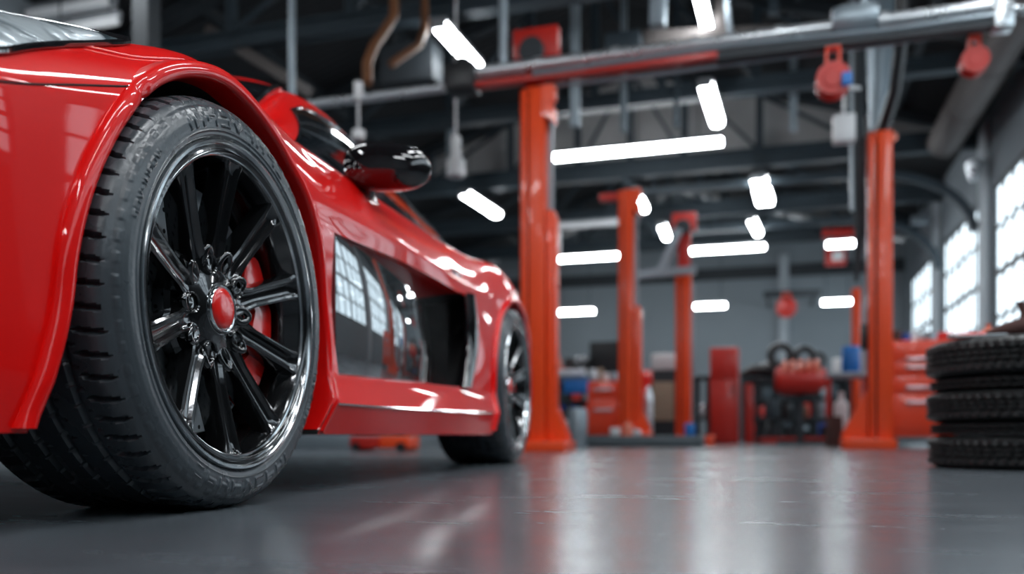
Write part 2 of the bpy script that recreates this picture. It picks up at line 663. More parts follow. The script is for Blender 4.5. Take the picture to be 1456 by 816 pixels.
# bright sill line
mb = MB()
pts = [cp(x, interp(LINES[3], x)[0] + .002, interp(LINES[3], x)[1]) for x in [.43 + i * .05 for i in range(32)]]
mb.tube(pts, .0025, 6)
tag(mb.build('sill_trim', 'chrome', car), 'thin bright trim line along the sill')

# ---- greenhouse
GE = [(.40, -.22, .84), (.5, -.245, .875), (.62, -.285, .955), (.78, -.335, 1.05), (.95, -.385, 1.135), (1.12, -.415, 1.185), (1.35, -.43, 1.212), (1.6, -.42, 1.185), (1.8, -.395, 1.12), (1.98, -.34, 1.03), (2.12, -.28, .93), (2.25, -.24, .86), (2.5, -.22, .80)]
GB = [(.40, -.205, .825), (.62, -.200, .845), (1.0, -.20, .852), (1.6, -.20, .866), (2.0, -.20, .868), (2.5, -.20, .80)]
GC = [(.40, .86), (.62, .985), (.95, 1.19), (1.07, 1.250), (1.4, 1.268), (1.7, 1.225), (2.0, 1.10), (2.25, .96), (2.5, .84)]


def gsec(x):
    yb, zb = interp(GB, x)
    ye, ze = interp(GE, x)
    zc = interp(GC, x)[0]
    zc = max(zc, ze)
    mid = ((yb + ye) / 2 + .018, (zb + ze) / 2 + .004)
    return [(yb + .01, zb - .06), (yb, zb), mid, (ye + .012, ze - .028), (ye - .03, ze + .004), (ye * .62 + YC * .38, ze + (zc - ze) * .85), (YC, zc)]


def gpt(x, t):
    P = gsec(x)
    i = min(int(t), 5)
    return catmull(P, i, t - i)


mb = MB()
gx = [.40 + i * .02 for i in range(106)]
gt = [k / 6 for k in range(37)]
ringg = 2 * len(gt) - 1
for x in gx:
    h = [gpt(x, t) for t in gt]
    mb.v += [cp(x, y, z) for y, z in h] + [cp(x, 2 * YC - y, z) for y, z in h[-2::-1]]
for i in range(len(gx) - 1):
    for k in range(ringg - 1):
        mb.f.append((i * ringg + k, i * ringg + k + 1, (i + 1) * ringg + k + 1, (i + 1) * ringg + k))
mb.mi = [0] * len(mb.f)
mb.build('roof', 'car_red', car, smooth=60)


def gpatch(name, m, xr, t0, t1, off, mir=False, nx=50, nt=12, fx=None):
    """patch of the greenhouse skin between t0(x) and t1(x), lifted by off along its normal"""
    mb = MB()
    rows = []
    for i in range(nx + 1):
        x = xr[0] + (xr[1] - xr[0]) * i / nx
        row = []
        for j in range(nt + 1):
            a, b = t0(x), t1(x)
            t = a + (b - a) * j / nt
            y, z = gpt(x, t)
            ya, za = gpt(x, max(0, t - .05))
            yb_, zb_ = gpt(x, min(6, t + .05))
            tx, tz = yb_ - ya, zb_ - za
            l = math.hypot(tx, tz) or 1
            # slope along x
            y2, z2 = gpt(x + .01, t)
            n = Vector((0.01, y2 - y, z2 - z)).cross(Vector((0, tx / l, tz / l))).normalized()
            if n.z < 0 and abs(n.z) > .3 or (n.y < 0 and abs(n.z) <= .3):
                n = -n
            p = Vector((x, y, z)) + n * off
            yy = p.y if not mir else 2 * YC - p.y
            row.append(cp(p.x, yy, p.z))
        rows.append(row)
    mb.grid(rows)
    return mb, rows


def lens(x):
    """how open the side window is, 0 at both pointed ends"""
    f = (x - .60) / (2.03 - .60)
    f = min(max(f, 0), 1)
    return min(1, f / .15) ** .9 * min(1, (1 - f) / .16) ** .8


for mir in (False, True):
    w_, rows = gpatch('side_window', 'tinted_glass', (.60, 2.03), lambda x: 1.04, lambda x: 1.04 + 1.62 * lens(x), .004, mir, nx=80)
    sw = w_.build('side_window', 'tinted_glass', car, smooth=60)
    for pick in (0, -1):
        t_ = MB()
        t_.tube([r[pick] for r in rows], .0045, 6)
        tag(t_.build('window_trim', 'chrome', sw), 'bright edge strip')
    # chrome strip along the windscreen edge
wsx = (.47, .955)
w_, rows = gpatch('windscreen', 'tinted_glass', wsx, lambda x: 4.0, lambda x: 6.0, .005, False, nx=40)
rows2 = []
for r in rows:
    rows2.append(r + [(p[0], 2 * SY * YC - p[1], p[2]) for p in r[-2::-1]])
w_ = MB()
w_.grid(rows2)
ws = w_.build('windscreen', 'tinted_glass', car, smooth=60)
for pick in (0, -1):
    t_ = MB()
    t_.tube([r[pick] for r in rows2], .009, 6)
    t_.build('windscreen_trim', 'chrome', ws)
w_, rows = gpatch('rear_window', 'tinted_glass', (1.85, 2.35), lambda x: 4.4, lambda x: 6.0, .005, False, nx=30)
rows2 = [r + [(p[0], 2 * SY * YC - p[1], p[2]) for p in r[-2::-1]] for r in rows]
w_ = MB()
w_.grid(rows2)
w_.build('rear_window', 'tinted_glass', car, smooth=60)

# ---- headlights
for mir in (False, True):
    mb = MB()
    rows = []
    for i in range(41):
        f = i / 40
        x = -.85 + (.70) * f
        P = body_ctrl(x)
        tlo = interp([(-.85, 6.9), (-.5, 7.25), (-.42, 7.6), (-.3, 8.1), (-.15, 8.62)], x)[0]
        thi = interp([(-.85, 9.5), (-.45, 9.4), (-.3, 9.2), (-.15, 8.65)], x)[0]
        row = []
        for j in range(13):
            s = j / 12
            t = tlo + (thi - tlo) * s
            y, z = body_pt(P, t)
            edge = min(1, 4 * min(s, 1 - s)) * min(1, (1 - f) * 8)
            y += .003 + .004 * edge
            z += .003 + .006 * edge
            row.append(cp(x, y if not mir else 2 * YC - y, z))
        rows.append(row)
    mb.grid(rows)
    hl = mb.build('headlight', 'headlight', car, smooth=60, solid=.004)
    for pick in (0, -1):
        t_ = MB()
        t_.tube([r[pick] for r in rows], .005 if pick == 0 else .008, 8)
        t_.build('headlight_rim', 'gloss_black', hl)

# ---- side mirrors
for mir in (False, True):
    fy = (lambda y: y) if not mir else (lambda y: 2 * YC - y)
    mb = MB()
    n, m = 32, 20
    vs = []
    for i in range(m + 1):
        u = -1 + 2 * i / m            # along y: -1 inboard, +1 outboard
        prof = max(0, 1 - abs(u) ** 2.6) ** (1 / 2.2)
        for k in range(n):
            a = 2 * PI * k / n
            ca, sa = math.cos(a), math.sin(a)
            ex = (abs(ca) ** .85) * (1 if ca > 0 else -1) * .052 * prof
            ez = (abs(sa) ** .85) * (1 if sa > 0 else -1) * (.066 - .006 * u) * prof
            vs.append(cp(.86 + ex + .01 * u, fy(-.045 + .124 * u), .862 - .008 * u + ez))
    fs = []
    for i in range(m):
        for k in range(n):
            k2 = (k + 1) % n
            fs.append((i * n + k, i * n + k2, (i + 1) * n + k2, (i + 1) * n + k))
    mb.add(vs, fs)
    sm = mb.build('side_mirror', 'gloss_black', car, smooth=60)
    mb = MB()
    mb.tube([cp(.87, fy(-.115), .865), cp(.90, fy(-.135), .835), cp(.93, fy(-.150), .805), cp(.97, fy(-.150), .77)], [.050, .048, .040, .044], 20)
    mb.build('mirror_stalk', 'gloss_black', sm, smooth=60)
    mb = MB()
    mb.tube([cp(.862, fy(.078 - .24 * i / 20), .826 - .002 * math.sin(PI * i / 20)) for i in range(21)], [.003 + .010 * math.sin(PI * i / 20) for i in range(21)], 8)


# ---- wheels: built about the origin, outer face at y = 0 (car y outward)
def tyre_mesh(Rr=.282, Rt=.352, wd=.315, N=960, grooves=66, detail=True):
    prof = []   # (r, y, kind)
    # outer sidewall from the rim to the shoulder
    sw = [(Rr - .004, -.018), (Rr, -.008), (Rr + .006, -.0015), (Rr + .014, .0), (Rr + .024, .001), (Rr + .034, .0005), (Rr + .043, -.003), (Rr + .050, -.008), (Rr + .056, -.015)]
    # refine the sidewall
    swr = []
    for i in range(len(sw) - 1):
        for k in range(4):
            f = k / 4
            swr.append((sw[i][0] + (sw[i + 1][0] - sw[i][0]) * f, sw[i][1] + (sw[i + 1][1] - sw[i][1]) * f))
    prof += [(r, y, 's') for r, y in swr]
    M = 56
    for i in range(M + 1):
        f = i / M
        y = -.017 - (wd - .034) * f
        c = 1 - abs(2 * f - 1) ** 4.5 * .0
        e = min(f, 1 - f)
        drop = .010 * max(0, 1 - e / .10) ** 1.8
        prof.append((Rt - drop, y, 't'))
    for r, y in reversed(sw):
        prof.append((r, -wd - y, 'i'))
    m = len(prof)
    vs = []
    for k in range(N):
        a = 2 * PI * k / N
        for (r, y, kd) in prof:
            rr = r
            yy = y
            if kd == 't' and detail:
                f = (-y - .017) / (wd - .034)
                # circumferential grooves
                for g in (.24, .42, .60, .78):
                    if abs(f - g) < .018:
                        rr -= .008
                # lateral sipes, swept
                ph = a / (2 * PI) * grooves
                if f < .19 or f > .83:
                    e = f if f < .5 else 1 - f
                    q = (ph + e * 1.2) % 1
                    d = abs(q - .5)
                    wq = .135 * (1 if .035 < e < .17 else .25)
                    if d < wq:
                        rr -= .011 * (1 - d / wq) ** .35 * min(1, e / .03)
                elif detail:
                    q = (ph * 1.0 + f * 3) % 1
                    if abs(q - .5) < .05 and (f % .18) < .10:
                        rr -= .004
            if kd == 's' and detail:
                # raised ribs and worn raised marks that read like lettering
                if Rr + .012 < r < Rr + .016:
                    yy += .0012
                if Rr + .046 < r < Rr + .052:
                    q = (a / (2 * PI) * grooves) % 1
                    yy += .0012 if q < .5 else 0
                if Rr + .020 < r < Rr + .040:
                    dg_ = math.degrees(a) % 180
                    if 62 < dg_ < 122 or 140 < dg_ < 164:
                        big = dg_ < 122
                        cw_ = 7.5 if big else 3.0
                        cell, u = divmod(dg_ / cw_, 1)
                        v = (r - Rr - .020) / .020
                        if not big:
                            v = (v - .25) * 2
                        if .06 < u < .82 and 0 <= v <= 1:
                            kx = int(cell * 7 + 3) % 5
                            st = u < .24
                            if kx in (0, 3):
                                st = st or abs(v - .5) < .14 or (kx == 3 and u > .64)
                            elif kx == 1:
                                st = st or v > .8 or (u > .64 and v > .5) or abs(v - .5) < .12
                            elif kx == 2:
                                st = abs(u - .08 - .34 * (1 - v)) < .10 or abs(u - .08 - .34 * (1 + v) + .0) < .10
                            else:
                                st = st or v < .18 or v > .82
                            if st:
                                yy += .0018
            vs.append((rr * math.cos(a), SY * yy, rr * math.sin(a)))
    fs = []
    for k in range(N):
        k2 = (k + 1) % N
        for i in range(m - 1):
            fs.append((k * m + i, k * m + i + 1, k2 * m + i + 1, k2 * m + i))
    mb = MB()
    mb.add(vs, fs)
    return mb


def make_wheel(x, parent):
    w = empty('wheel', (x, 0, .350), 0, parent)
    ty = tyre_mesh().build('tyre', 'rubber', w, smooth=40)
    # flatten the contact patch
    for v in ty.data.vertices:
        if v.co.z < -.3498:
            v.co.z = -.3498
    mb = MB()
    # rim: outer lip rings, step, barrel
    mb.cur = 0
    pr = [(.283, -.016), (.2835, -.004), (.281, .0015), (.277, .002), (.274, -.001), (.2725, -.006)]
    mb.lathe([(r, SY * y) for r, y in pr], 128)
    mb.cur = 1
    pr = [(.2725, -.006), (.270, -.008), (.2685, -.004), (.2655, -.003), (.264, -.007), (.260, -.010)]
    mb.lathe([(r, SY * y) for r, y in pr], 128)
    mb.cur = 0
    pr = [(.260, -.010), (.2585, -.008), (.2565, -.009), (.2555, -.013)]
    mb.lathe([(r, SY * y) for r, y in pr], 128)
    mb.cur = 1
    pr = [(.2555, -.013), (.252, -.020), (.250, -.035), (.247, -.040), (.245, -.075), (.235, -.11), (.232, -.20), (.24, -.27), (.262, -.285), (.283, -.295)]
    mb.lathe([(r, SY * y) for r, y in pr], 128)
    mb.build('rim', ['rim_edge', 'rim_black'], w, smooth=35)
    # hub
    mb = MB()
    pr = [(.0, -.095), (.122, -.095), (.125, -.072), (.118, -.064), (.090, -.060), (.076, -.053), (.066, -.050), (.052, -.046), (.046, -.042), (.043, -.043), (.041, -.060), (.0, -.060)]
    mb.lathe([(r, SY * y) for r, y in pr], 96)
    hub = mb.build('hub', 'rim_black', w, smooth=40)
    mb = MB()
    pr = [(.0415, -.052), (.042, -.038), (.040, -.0355), (.037, -.036), (.0355, -.040)]
    mb.lathe([(r, SY * y) for r, y in pr], 64)
    mb.build('cap_ring', 'chrome', w, smooth=60)
    mb = MB()
    pr = [(.0365, -.044), (.0365, -.038), (.034, -.0345), (.028, -.0325), (.018, -.031), (.008, -.0305), (.0001, -.0303)]
    mb.lathe([(r, SY * y) for r, y in pr], 48)
    tag(mb.build('centre_cap', 'caliper_red', w, smooth=60), 'red domed centre cap')
    # spoke: twin-ribbed beam, forked mouth near the hub
    def spoke(ang):
        mb = MB()
        rows = []
        nr = 26
        for i in range(nr + 1):
            f = i / nr
            r = .052 + (.2575 - .052) * f
            # dish: hub deep, rim near the face
            yc_ = -.052 + .040 * f**1.25
            hw = .0185 + .0060 * f + .016 * max(0, 1 - f / .38) ** 1.2 + .006 * max(0, (f - .86) / .14) ** 2
            val = .010 * min(1, f / .2) * (1 if f < .93 else (1 - f) / .07)      # depth of the valley
            rib = .30
            dep = .048 - .014 * f
            prof = [(-1, -dep), (-1.0, -.010), (-.90, -.002), (-.72, 0), (-.55, -.0015), (-.38, -val * .8), (-.15, -val), (.15, -val), (.38, -val * .8), (.55, -.0015), (.72, 0), (.90, -.002), (1.0, -.010), (1, -dep), (.4, -dep - .006), (-.4, -dep - .006), (-1, -dep)]
            row = []
            for s_, yo in prof:
                a = R(ang)
                xx = r * math.cos(a) - s_ * hw * math.sin(a)
                zz = r * math.sin(a) + s_ * hw * math.cos(a)
                row.append((xx, SY * (yc_ + yo), zz))
            rows.append(row)
        mb.grid(rows)
        mb.add(rows[0], [tuple(range(len(rows[0])))])
        mb.add(rows[-1], [tuple(range(len(rows[-1])))])
        return mb
    # the first spoke's mesh, then copies turned about the axle
    s0 = spoke(0).build('spoke', 'rim_black', w, smooth=32)
    s0.rotation_euler = (0, SY * R(90 + 0), 0)
    for k in range(1, 10):
        s1 = s0.copy()
        COL.objects.link(s1)
        s1.rotation_euler = (0, SY * R(90 + 36 * k), 0)
    # raised teardrop rings between the spoke roots
    b0 = None
    for k in range(10):
        if b0 is None:
            mb = MB()
            pts, n_ = [], 24
            for i in range(n_ + 1):
                a = 2 * PI * i / n_
                pts.append((.089 + .019 * math.cos(a), SY * (-.053 + .005 * math.cos(a)), (.0125 - .002 * math.cos(a)) * math.sin(a)))
            mb.tube(pts, .0068, 10)
            b0 = mb.build('root_ring', 'rim_black', w, smooth=60)
            l = b0
        else:
            l = b0.copy()
            COL.objects.link(l)
        l.rotation_euler = (0, SY * R(90 + 18 + 36 * k), 0)
    # lug pockets between the spokes
    l0 = None
    for k in range(5):
        a = R(90 + 18 + 72 * k)
        if l0 is None:
            mb = MB()
            pr = [(.018, -.066), (.0185, -.050), (.0165, -.047), (.0145, -.049), (.0135, -.064), (.0105, -.066), (.0105, -.056), (.009, -.053), (.0001, -.053)]
            mb.lathe([(r, SY * y) for r, y in pr], 24)
            l0 = mb.build('lug_nut', 'rim_black', w, smooth=40)
            l = l0
        else:
            l = l0.copy()
            COL.objects.link(l)
        l.location = (.079 * math.cos(a), SY * .003, .079 * math.sin(a))
    # brake disc
    mb = MB()
    mb.cur = 0
    pr = [(.09, -.098), (.218, -.098), (.220, -.100), (.220, -.128), (.09, -.128), (.09, -.085), (.0, -.085)]
    mb.lathe([(r, SY * y) for r, y in pr], 96)
    mb.cur = 1
    for ringi in range(7):
        rr = .116 + ringi * .0155
        cnt = 22
        for k in range(cnt):
            a = 2 * PI * (k + ringi * .31) / cnt
            cx_, cz_ = rr * math.cos(a), rr * math.sin(a)
            q = [(cx_ + .0042 * math.cos(b * PI / 4), SY * -.0977, cz_ + .0042 * math.sin(b * PI / 4)) for b in range(8)]
            mb.add(q, [tuple(range(8))])
    mb.build('brake_disc', ['disc_steel', 'liner_black'], w, smooth=30)
    # caliper: an arc block hugging the disc on the rear side
    mb = MB()
    rows = []
    for i in range(29):
        f = i / 28
        a = R(-52 + 92 * f)
        bulge = .006 * math.sin(f * PI) + .004 * (1 if .35 < f < .65 else 0)
        ri, ro = .140 + .006 * math.cos(f * 6 * PI), .229
        e = min(1, min(f, 1 - f) / .06) ** .5
        rc = (ri + ro) / 2
        ri, ro = rc + (ri - rc) * e, rc + (ro - rc) * e
        pr = [(ri, -.105), (ri, -.078), (ri + .01 * e, -.068 + bulge), ((ri + ro) / 2, -.064 + bulge), (ro - .012 * e, -.068 + bulge), (ro, -.08), (ro + .004 * e, -.13), (ro, -.155), (ri, -.155)]
        rows.append([(r * math.cos(a), SY * y, r * math.sin(a)) for r, y in pr])
    mb.grid(rows)
    mb.add(rows[0], [tuple(range(len(rows[0])))])
    mb.add(rows[-1], [tuple(range(len(rows[-1])))])
    tag(mb.build('brake_caliper', 'caliper_red', w, smooth=40), 'red brake caliper')
    return w


wf = make_wheel(0, car)
wr = copy_tree(wf, car)
wr.location = (WB, 0, .35)
wr.rotation_euler = (0, 0, 0)
for x in (0, WB):
    wo = copy_tree(wf, car)
    wo.location = (x, SY * 2 * YC, .35)
    wo.rotation_euler = (0, 0, PI)
# ================================================================== THE HALL
XR, XL, YB, YF = 3.0, -7.6, 22.5, -7.0
RIDGE_X, EAVE, RIDGE = -2.3, 4.75, 6.35


def zroof(x):
    return RIDGE - (RIDGE - EAVE) * (abs(x - RIDGE_X) / (XR - RIDGE_X if x > RIDGE_X else RIDGE_X - XL))


def UP(px, D):
    p = W(px, 0, D)
    p.z = zroof(p.x) + .1
    return p


def struct(name, mb, m, **k):
    return tag(mb.build(name, m, None, **k), kind='structure')


mb = MB()
mb.bb(XL - .3, XR + .3, YF - .3, YB + .3, -.2, 0)
struct('floor', mb, 'floor_concrete')

# windows in the right-hand wall
WZ0, WZ1 = 1.15, 3.68
WINS = [(6.8 + 3.9 * i, 6.8 + 3.9 * i + 3.1) for i in range(4)]
mb = MB()
T = .07
mb.bb(XR, XR + T, YF - .3, YB + .3, -.1, WZ0)
mb.bb(XR, XR + T, YF - .3, YB + .3, WZ1, EAVE + .1)
RIB = (-4.6, 6.05, 2.32)     # unseen ribbon window added above the shutter for streaks reflected in the car
edges = [RIB[1]] + [v for w in WINS for v in w] + [YB + .3]
mb.bb(XR, XR + T, YF - .3, RIB[0], WZ0, WZ1)
mb.bb(XR, XR + T, RIB[0], RIB[1], WZ0, RIB[2])
for i in range(0, len(edges), 2):
    mb.bb(XR, XR + T, edges[i], edges[i + 1], WZ0, WZ1)
struct('wall_right', mb, 'wall_paint')
for i, (y0, y1, WZ0, nv, nh) in enumerate([(a_, b_, WZ0, 6, 4) for a_, b_ in WINS] + [(RIB[0], RIB[1], RIB[2], 5, 4)]):  # the last entry is the added ribbon window
    mb = MB()
    x0, x1 = XR + .015, XR + .05
    for a, b in ((y0, y0 + .06), (y1 - .06, y1)):
        mb.bb(x0, x1, a, b, WZ0, WZ1)
    for a, b in ((WZ0, WZ0 + .06), (WZ1 - .06, WZ1)):
        mb.bb(x0, x1, y0 + .06, y1 - .06, a, b)
    for k in range(1, nv):
        y = y0 + (y1 - y0) * k / nv
        t = .06 if k == 3 else .028
        mb.bb(x0 + .005, x1 - .005, y - t, y + t, WZ0 + .06, WZ1 - .06)
    for k in range(1, nh):
        z = WZ0 + (WZ1 - WZ0) * k / nh
        t = .05 if k == 2 else .03
        mb.bb(x0 + .01, x1 - .01, y0 + .06, y1 - .06, z - t, z + t)
    o = struct('window_%d' % (i + 1), mb, 'frame_dark', smooth=0)
    mb = MB()
    mb.bb(x0 + .016, x0 + .019, y0 + .03, y1 - .03, WZ0 + .03, WZ1 - .03)
    mb.build('window_pane', 'window_glass', o, smooth=0)
# unseen dark roller shutter, added so the fender reflects something dark
mb = MB()
rows = []
for i in range(26):
    z = .02 + i * .085
    for dz, dx in ((0, 0), (.06, 0), (.07, .02), (.08, .02)):
        rows.append([(XR - .03 + dx, -6.2, z + dz), (XR - .03 + dx, 5.9, z + dz)])
mb.grid(rows)
struct('added_shutter', mb, 'steel_dark', smooth=0, solid=.01)
# pilasters
for i in range(len(WINS) - 1):
    y0, y1 = WINS[i][1] + .12, WINS[i + 1][0] - .12
    mb = MB()
    mb.bb(XR - .06, XR, y0, y1, 0, EAVE)
    struct('trim_%d' % (i + 1), mb, 'pilaster', bevel=.01)

mb = MB()
mb.prism([(XL, -.1), (XR, -.1), (XR, EAVE), (RIDGE_X, RIDGE), (XL, EAVE)], (0, YB, 0), (1, 0, 0), (0, 0, 1), (0, 1, 0), .3)
struct('wall_back', mb, 'wall_paint', smooth=0)
mb = MB()
mb.prism([(XL, -.1), (XR, -.1), (XR, EAVE), (RIDGE_X, RIDGE), (XL, EAVE)], (0, YF - .3, 0), (1, 0, 0), (0, 0, 1), (0, 1, 0), .3)
struct('wall_front', mb, 'wall_paint', smooth=0)
mb = MB()
mb.bb(XL - .3, XL, YF - .3, YB + .3, -.1, EAVE)
struct('wall_left', mb, 'wall_paint', smooth=0)

# corrugated roof deck
mb = MB()
for (xa, xb) in ((XL - .3, RIDGE_X), (RIDGE_X, XR + .3)):
    rows = []
    n = int((YB - YF + .6) / .14)
    for i in range(n + 1):
        for k, dz in ((0, 0), (.5, 0), (.5, .045), (1, .045)):
            y = YF - .3 + (i + k * .999) * .14
            rows.append([(xa, y, zroof(xa) + .12 + dz), (xb, y, zroof(xb) + .12 + dz)])
    mb.grid(rows)
struct('ceiling', mb, 'roof_metal', smooth=0, solid=.02)

# grey gable infill above the tie beam
mb = MB()
GY = 14.9
mb.prism([(XL, EAVE - .15), (XR, EAVE - .15), (XR, EAVE), (RIDGE_X, RIDGE), (XL, EAVE)], (0, GY, 0), (1, 0, 0), (0, 0, 1), (0, 1, 0), .08)
struct('wall_gable', mb, 'gable_grey', smooth=0)

# back wall dressing: lighter bays and a column strip
mb = MB()
a = WY(1112, 500, YB)
mb.bb(a.x - .08, a.x + .16, YB - .12, YB, 0, 4.6)
struct('trim_7', mb, 'wall_light')
mb = MB()
mb.bb(XL, XR, YB - .10, YB, 4.05, 4.35)
struct('trim_8', mb, 'steel_dark')

# ---- roof trusses
tru_lab = {4.4: 'steel roof truss nearest the camera, spanning above the red car', 8.5: 'steel roof truss crossing the top left corner of the view',
           11.5: 'steel roof truss just in front of the grey gable panel', 14.5: 'steel roof truss whose tie beam runs under the grey gable panel',
           17.5: 'steel roof truss behind the grey gable panel', 20.3: 'farthest steel roof truss, close to the back wall'}
for ty in (4.4, 8.5, 11.5, 14.5, 17.5, 20.3):
    t = empty('roof_truss', (RIDGE_X, ty, 4.6))
    tag(t, tru_lab[ty], 'roof truss', 'roof trusses across the hall')
    ox, oy, oz = RIDGE_X, ty, 4.6
    mb = MB()
    hb = .30 if ty > 14 else .2
    x0, x1 = XL - ox, XR - ox
    mb.bb(x0, x1, -.09, .09, -hb / 2 - .0, -hb / 2 + .03)
    mb.bb(x0, x1, -.09, .09, hb / 2 - .03, hb / 2)
    mb.bb(x0, x1, -.015, .015, -hb / 2, hb / 2)
    mb.build('tie_beam', 'steel_blue', t, smooth=0)
    for xa in (XL, XR):
        mb = MB()
        mb.beam((xa - ox, 0, zroof(xa) - .02 - oz), (0, 0, RIDGE - .02 - oz), .14, .16)
        mb.build('rafter', 'steel_dark', t, smooth=0)
    for k, xx in enumerate((-3.6, -2.1, -.9, .0, .9, 2.1, 3.6)):
        mb = MB()
        zt = zroof(xx + ox) - oz
        mb.bb(xx - .05, xx + .05, -.05, .05, 0.05, zt)
        mb.build('post', 'steel_blue', t, smooth=0)
    for xa, xb in ((-3.6, -2.1), (-2.1, -.9), (-.9, 0), (.9, 0), (2.1, .9), (3.6, 2.1)):
        mb = MB()
        mb.beam((xa, 0, .1), (xb, 0, zroof(xb + ox) - oz - .1), .05, .05)
        mb.build('brace', 'steel_blue', t, smooth=0)
# purlins run the length of the hall
for k, xx in enumerate((-6.4, -4.9, -3.5, -1.2, .3, 1.8)):
    mb = MB()
    mb.bb(xx - .05, xx + .05, YF, YB, zroof(xx) - .02, zroof(xx) + .10)
    o = mb.build('purlin', 'steel_dark', None, smooth=0)
    tag(o, ['long dark purlin nearest the left wall under the roof slope', 'long dark purlin, second from the left wall', 'long dark purlin just left of the ridge',
            'long dark purlin just right of the ridge', 'long dark purlin midway down the right roof slope', 'long dark purlin closest to the window wall'][k], 'beam', 'purlins under the roof deck')

# curved knee braces between the wall and the trusses
for ty, lab in ((14.5, 'curved steel knee brace nearer of the two on the window wall'), (17.5, 'curved steel knee brace farthest down the window wall')):
    mb = MB()
    pts = []
    for i in range(13):
        a = i / 12 * PI / 2
        pts.append((XR - .12 - 1.5 * (1 - math.cos(a)) * 1.0 if False else XR - .10 - 1.6 * (1 - math.cos(a)), ty, 3.2 + 1.0 * math.sin(a)))
    pts += [(XR - 2.4, ty, 4.2), (XR - 5.2, ty, 4.2), (XR - 5.4, ty, 4.45)]
    for i in range(len(pts) - 1):
        mb.beam(pts[i], pts[i + 1], .10, .12)
    tag(mb.build('knee_brace', 'steel_blue', None, smooth=0), lab, 'brace', 'knee braces on the window wall')


# ---- lamps
def lamp(p0, p1, wid, lab, group, on=True, hang=None):
    p0, p1 = Vector(p0), Vector(p1)
    c = (p0 + p1) / 2
    d = p1 - p0
    L = Vector((d.x, d.y)).length
    rz = math.atan2(d.y, d.x)
    t = empty('ceiling_lamp', c, rz)
    tag(t, lab, 'ceiling lamp', group)
    mb = MB()
    mb.bb(-L / 2, L / 2, -wid / 2 - .01, wid / 2 + .01, .035, .08)
    for s in (-1, 1):
        mb.bb(s * L / 2 - .02 * (s > 0), s * L / 2 + .02 * (s < 0), -wid / 2, wid / 2, -.03, .05)
    mb.build('housing', 'lamp_housing', t, bevel=.006)
    mb = MB()
    prof = [(-wid / 2, .04), (-wid / 2, -.01), (-wid * .36, -.045), (0, -.055), (wid * .36, -.045), (wid / 2, -.01), (wid / 2, .04)]
    mb.grid([[(x, y, z) for y, z in prof] for x in (-L / 2 + .02, L / 2 - .02)])
    mb.add([(-L / 2 + .02, y, z) for y, z in prof], [tuple(range(len(prof)))])
    mb.add([(L / 2 - .02, y, z) for y, z in prof], [tuple(range(len(prof)))])
    mb.build('diffuser', 'lamp_on' if on else 'white_plastic', t)
    top = zroof(c.x) + .1 if hang is None else hang
    for s in (-1, 1):
        mb = MB()
        wx = c.x + math.cos(rz) * s * L * .36
        mb.cyl((s * L * .36, 0, .07), (s * L * .36, 0, (zroof(wx) + .12) - c.z), .008, n=8)
        mb.build('hanger', 'steel_dark', t)
    return t


ZL = 4.25
G1, G2 = 'lamps across the hall', 'lamps along the hall'


def zl(px, py, z):
    return WZ(px, py, z)


def cross(px0, px1, py, z, wid, lab, on=True):
    """lamp running across the hall, given at its left end"""
    a = WZ(px0, py, z)
    b = WY(px1, py, a.y)
    b.z = a.z
    lamp(a, b, wid, lab, G1, on)


cross(787, 1029, 224, ZL, .12, 'long bright strip lamp right of the near orange lift post, under the gable panel')
cross(787, 882, 369, 3.9, .14, 'bright strip lamp between the near lift post and the second lift post')
cross(966, 1089, 358, 3.9, .15, 'bright strip lamp above the tall red cabinet, right of the third lift post')
cross(792, 846, 444, 3.05, .12, 'low small strip lamp above the dark monitor')
cross(977, 1033, 436, 3.05, .12, 'low small strip lamp right above the tall red cabinet')
cross(1168, 1212, 430, 3.05, .13, 'low small strip lamp beside the far red hose reel')
cross(1174, 1219, 348, 3.75, .15, 'small strip lamp beside the red machine left of the tall orange post')
cross(790, 880, 323, 4.1, .14, 'unlit grey strip lamp above the second bright lamp', False)
for (a, b, z, wd, lab) in (
        ((624, 36), (678, 97), 4.25, .15, 'large bright lamp at top centre left of the red pulley plate'),
        ((1003, 120), (1020, 176), 4.25, .16, 'bright lamp just under the overhead pipe, above the long strip lamp'),
        ((660, 275), (707, 306), 4.2, .18, 'bright lamp above the rear of the red car, right of its mirror'),
        ((994, -8), (1008, 52), 4.4, .10, 'narrow bright lamp cut by the top edge of the picture'),
        ((1074, 254), (1082, 289), 4.2, .14, 'twin tube lamp right below the long strip lamp, left tube'),
        ((1083, 253), (1094, 288), 4.2, .14, 'twin tube lamp right below the long strip lamp, right tube'),
        ((903, 272), (917, 298), 4.2, .12, 'small bright lamp touching the top of the second lift post'),
        ((941, 320), (948, 338), 4.1, .14, 'small round looking lamp left of the third lift post'),
        ((1068, 312), (1078, 332), 4.1, .14, 'small lamp below the twin tube lamp')):
    lamp(WZ(*a, z), WZ(*b, z), wd, lab, G2)
# lamps at the upper left, over the far bay
a = WY(72, 44, 7.0)
lamp(a, a + Vector((.85, 0, 0)), .04, 'thin pale unlit strip lamp above the red bonnet at the top left corner', G1, False)
a = WY(40, 24, 7.3)
lamp(a, a + Vector((1.1, 0, 0)), .12, 'dim strip lamp at the left edge above the headlight', G1, False)
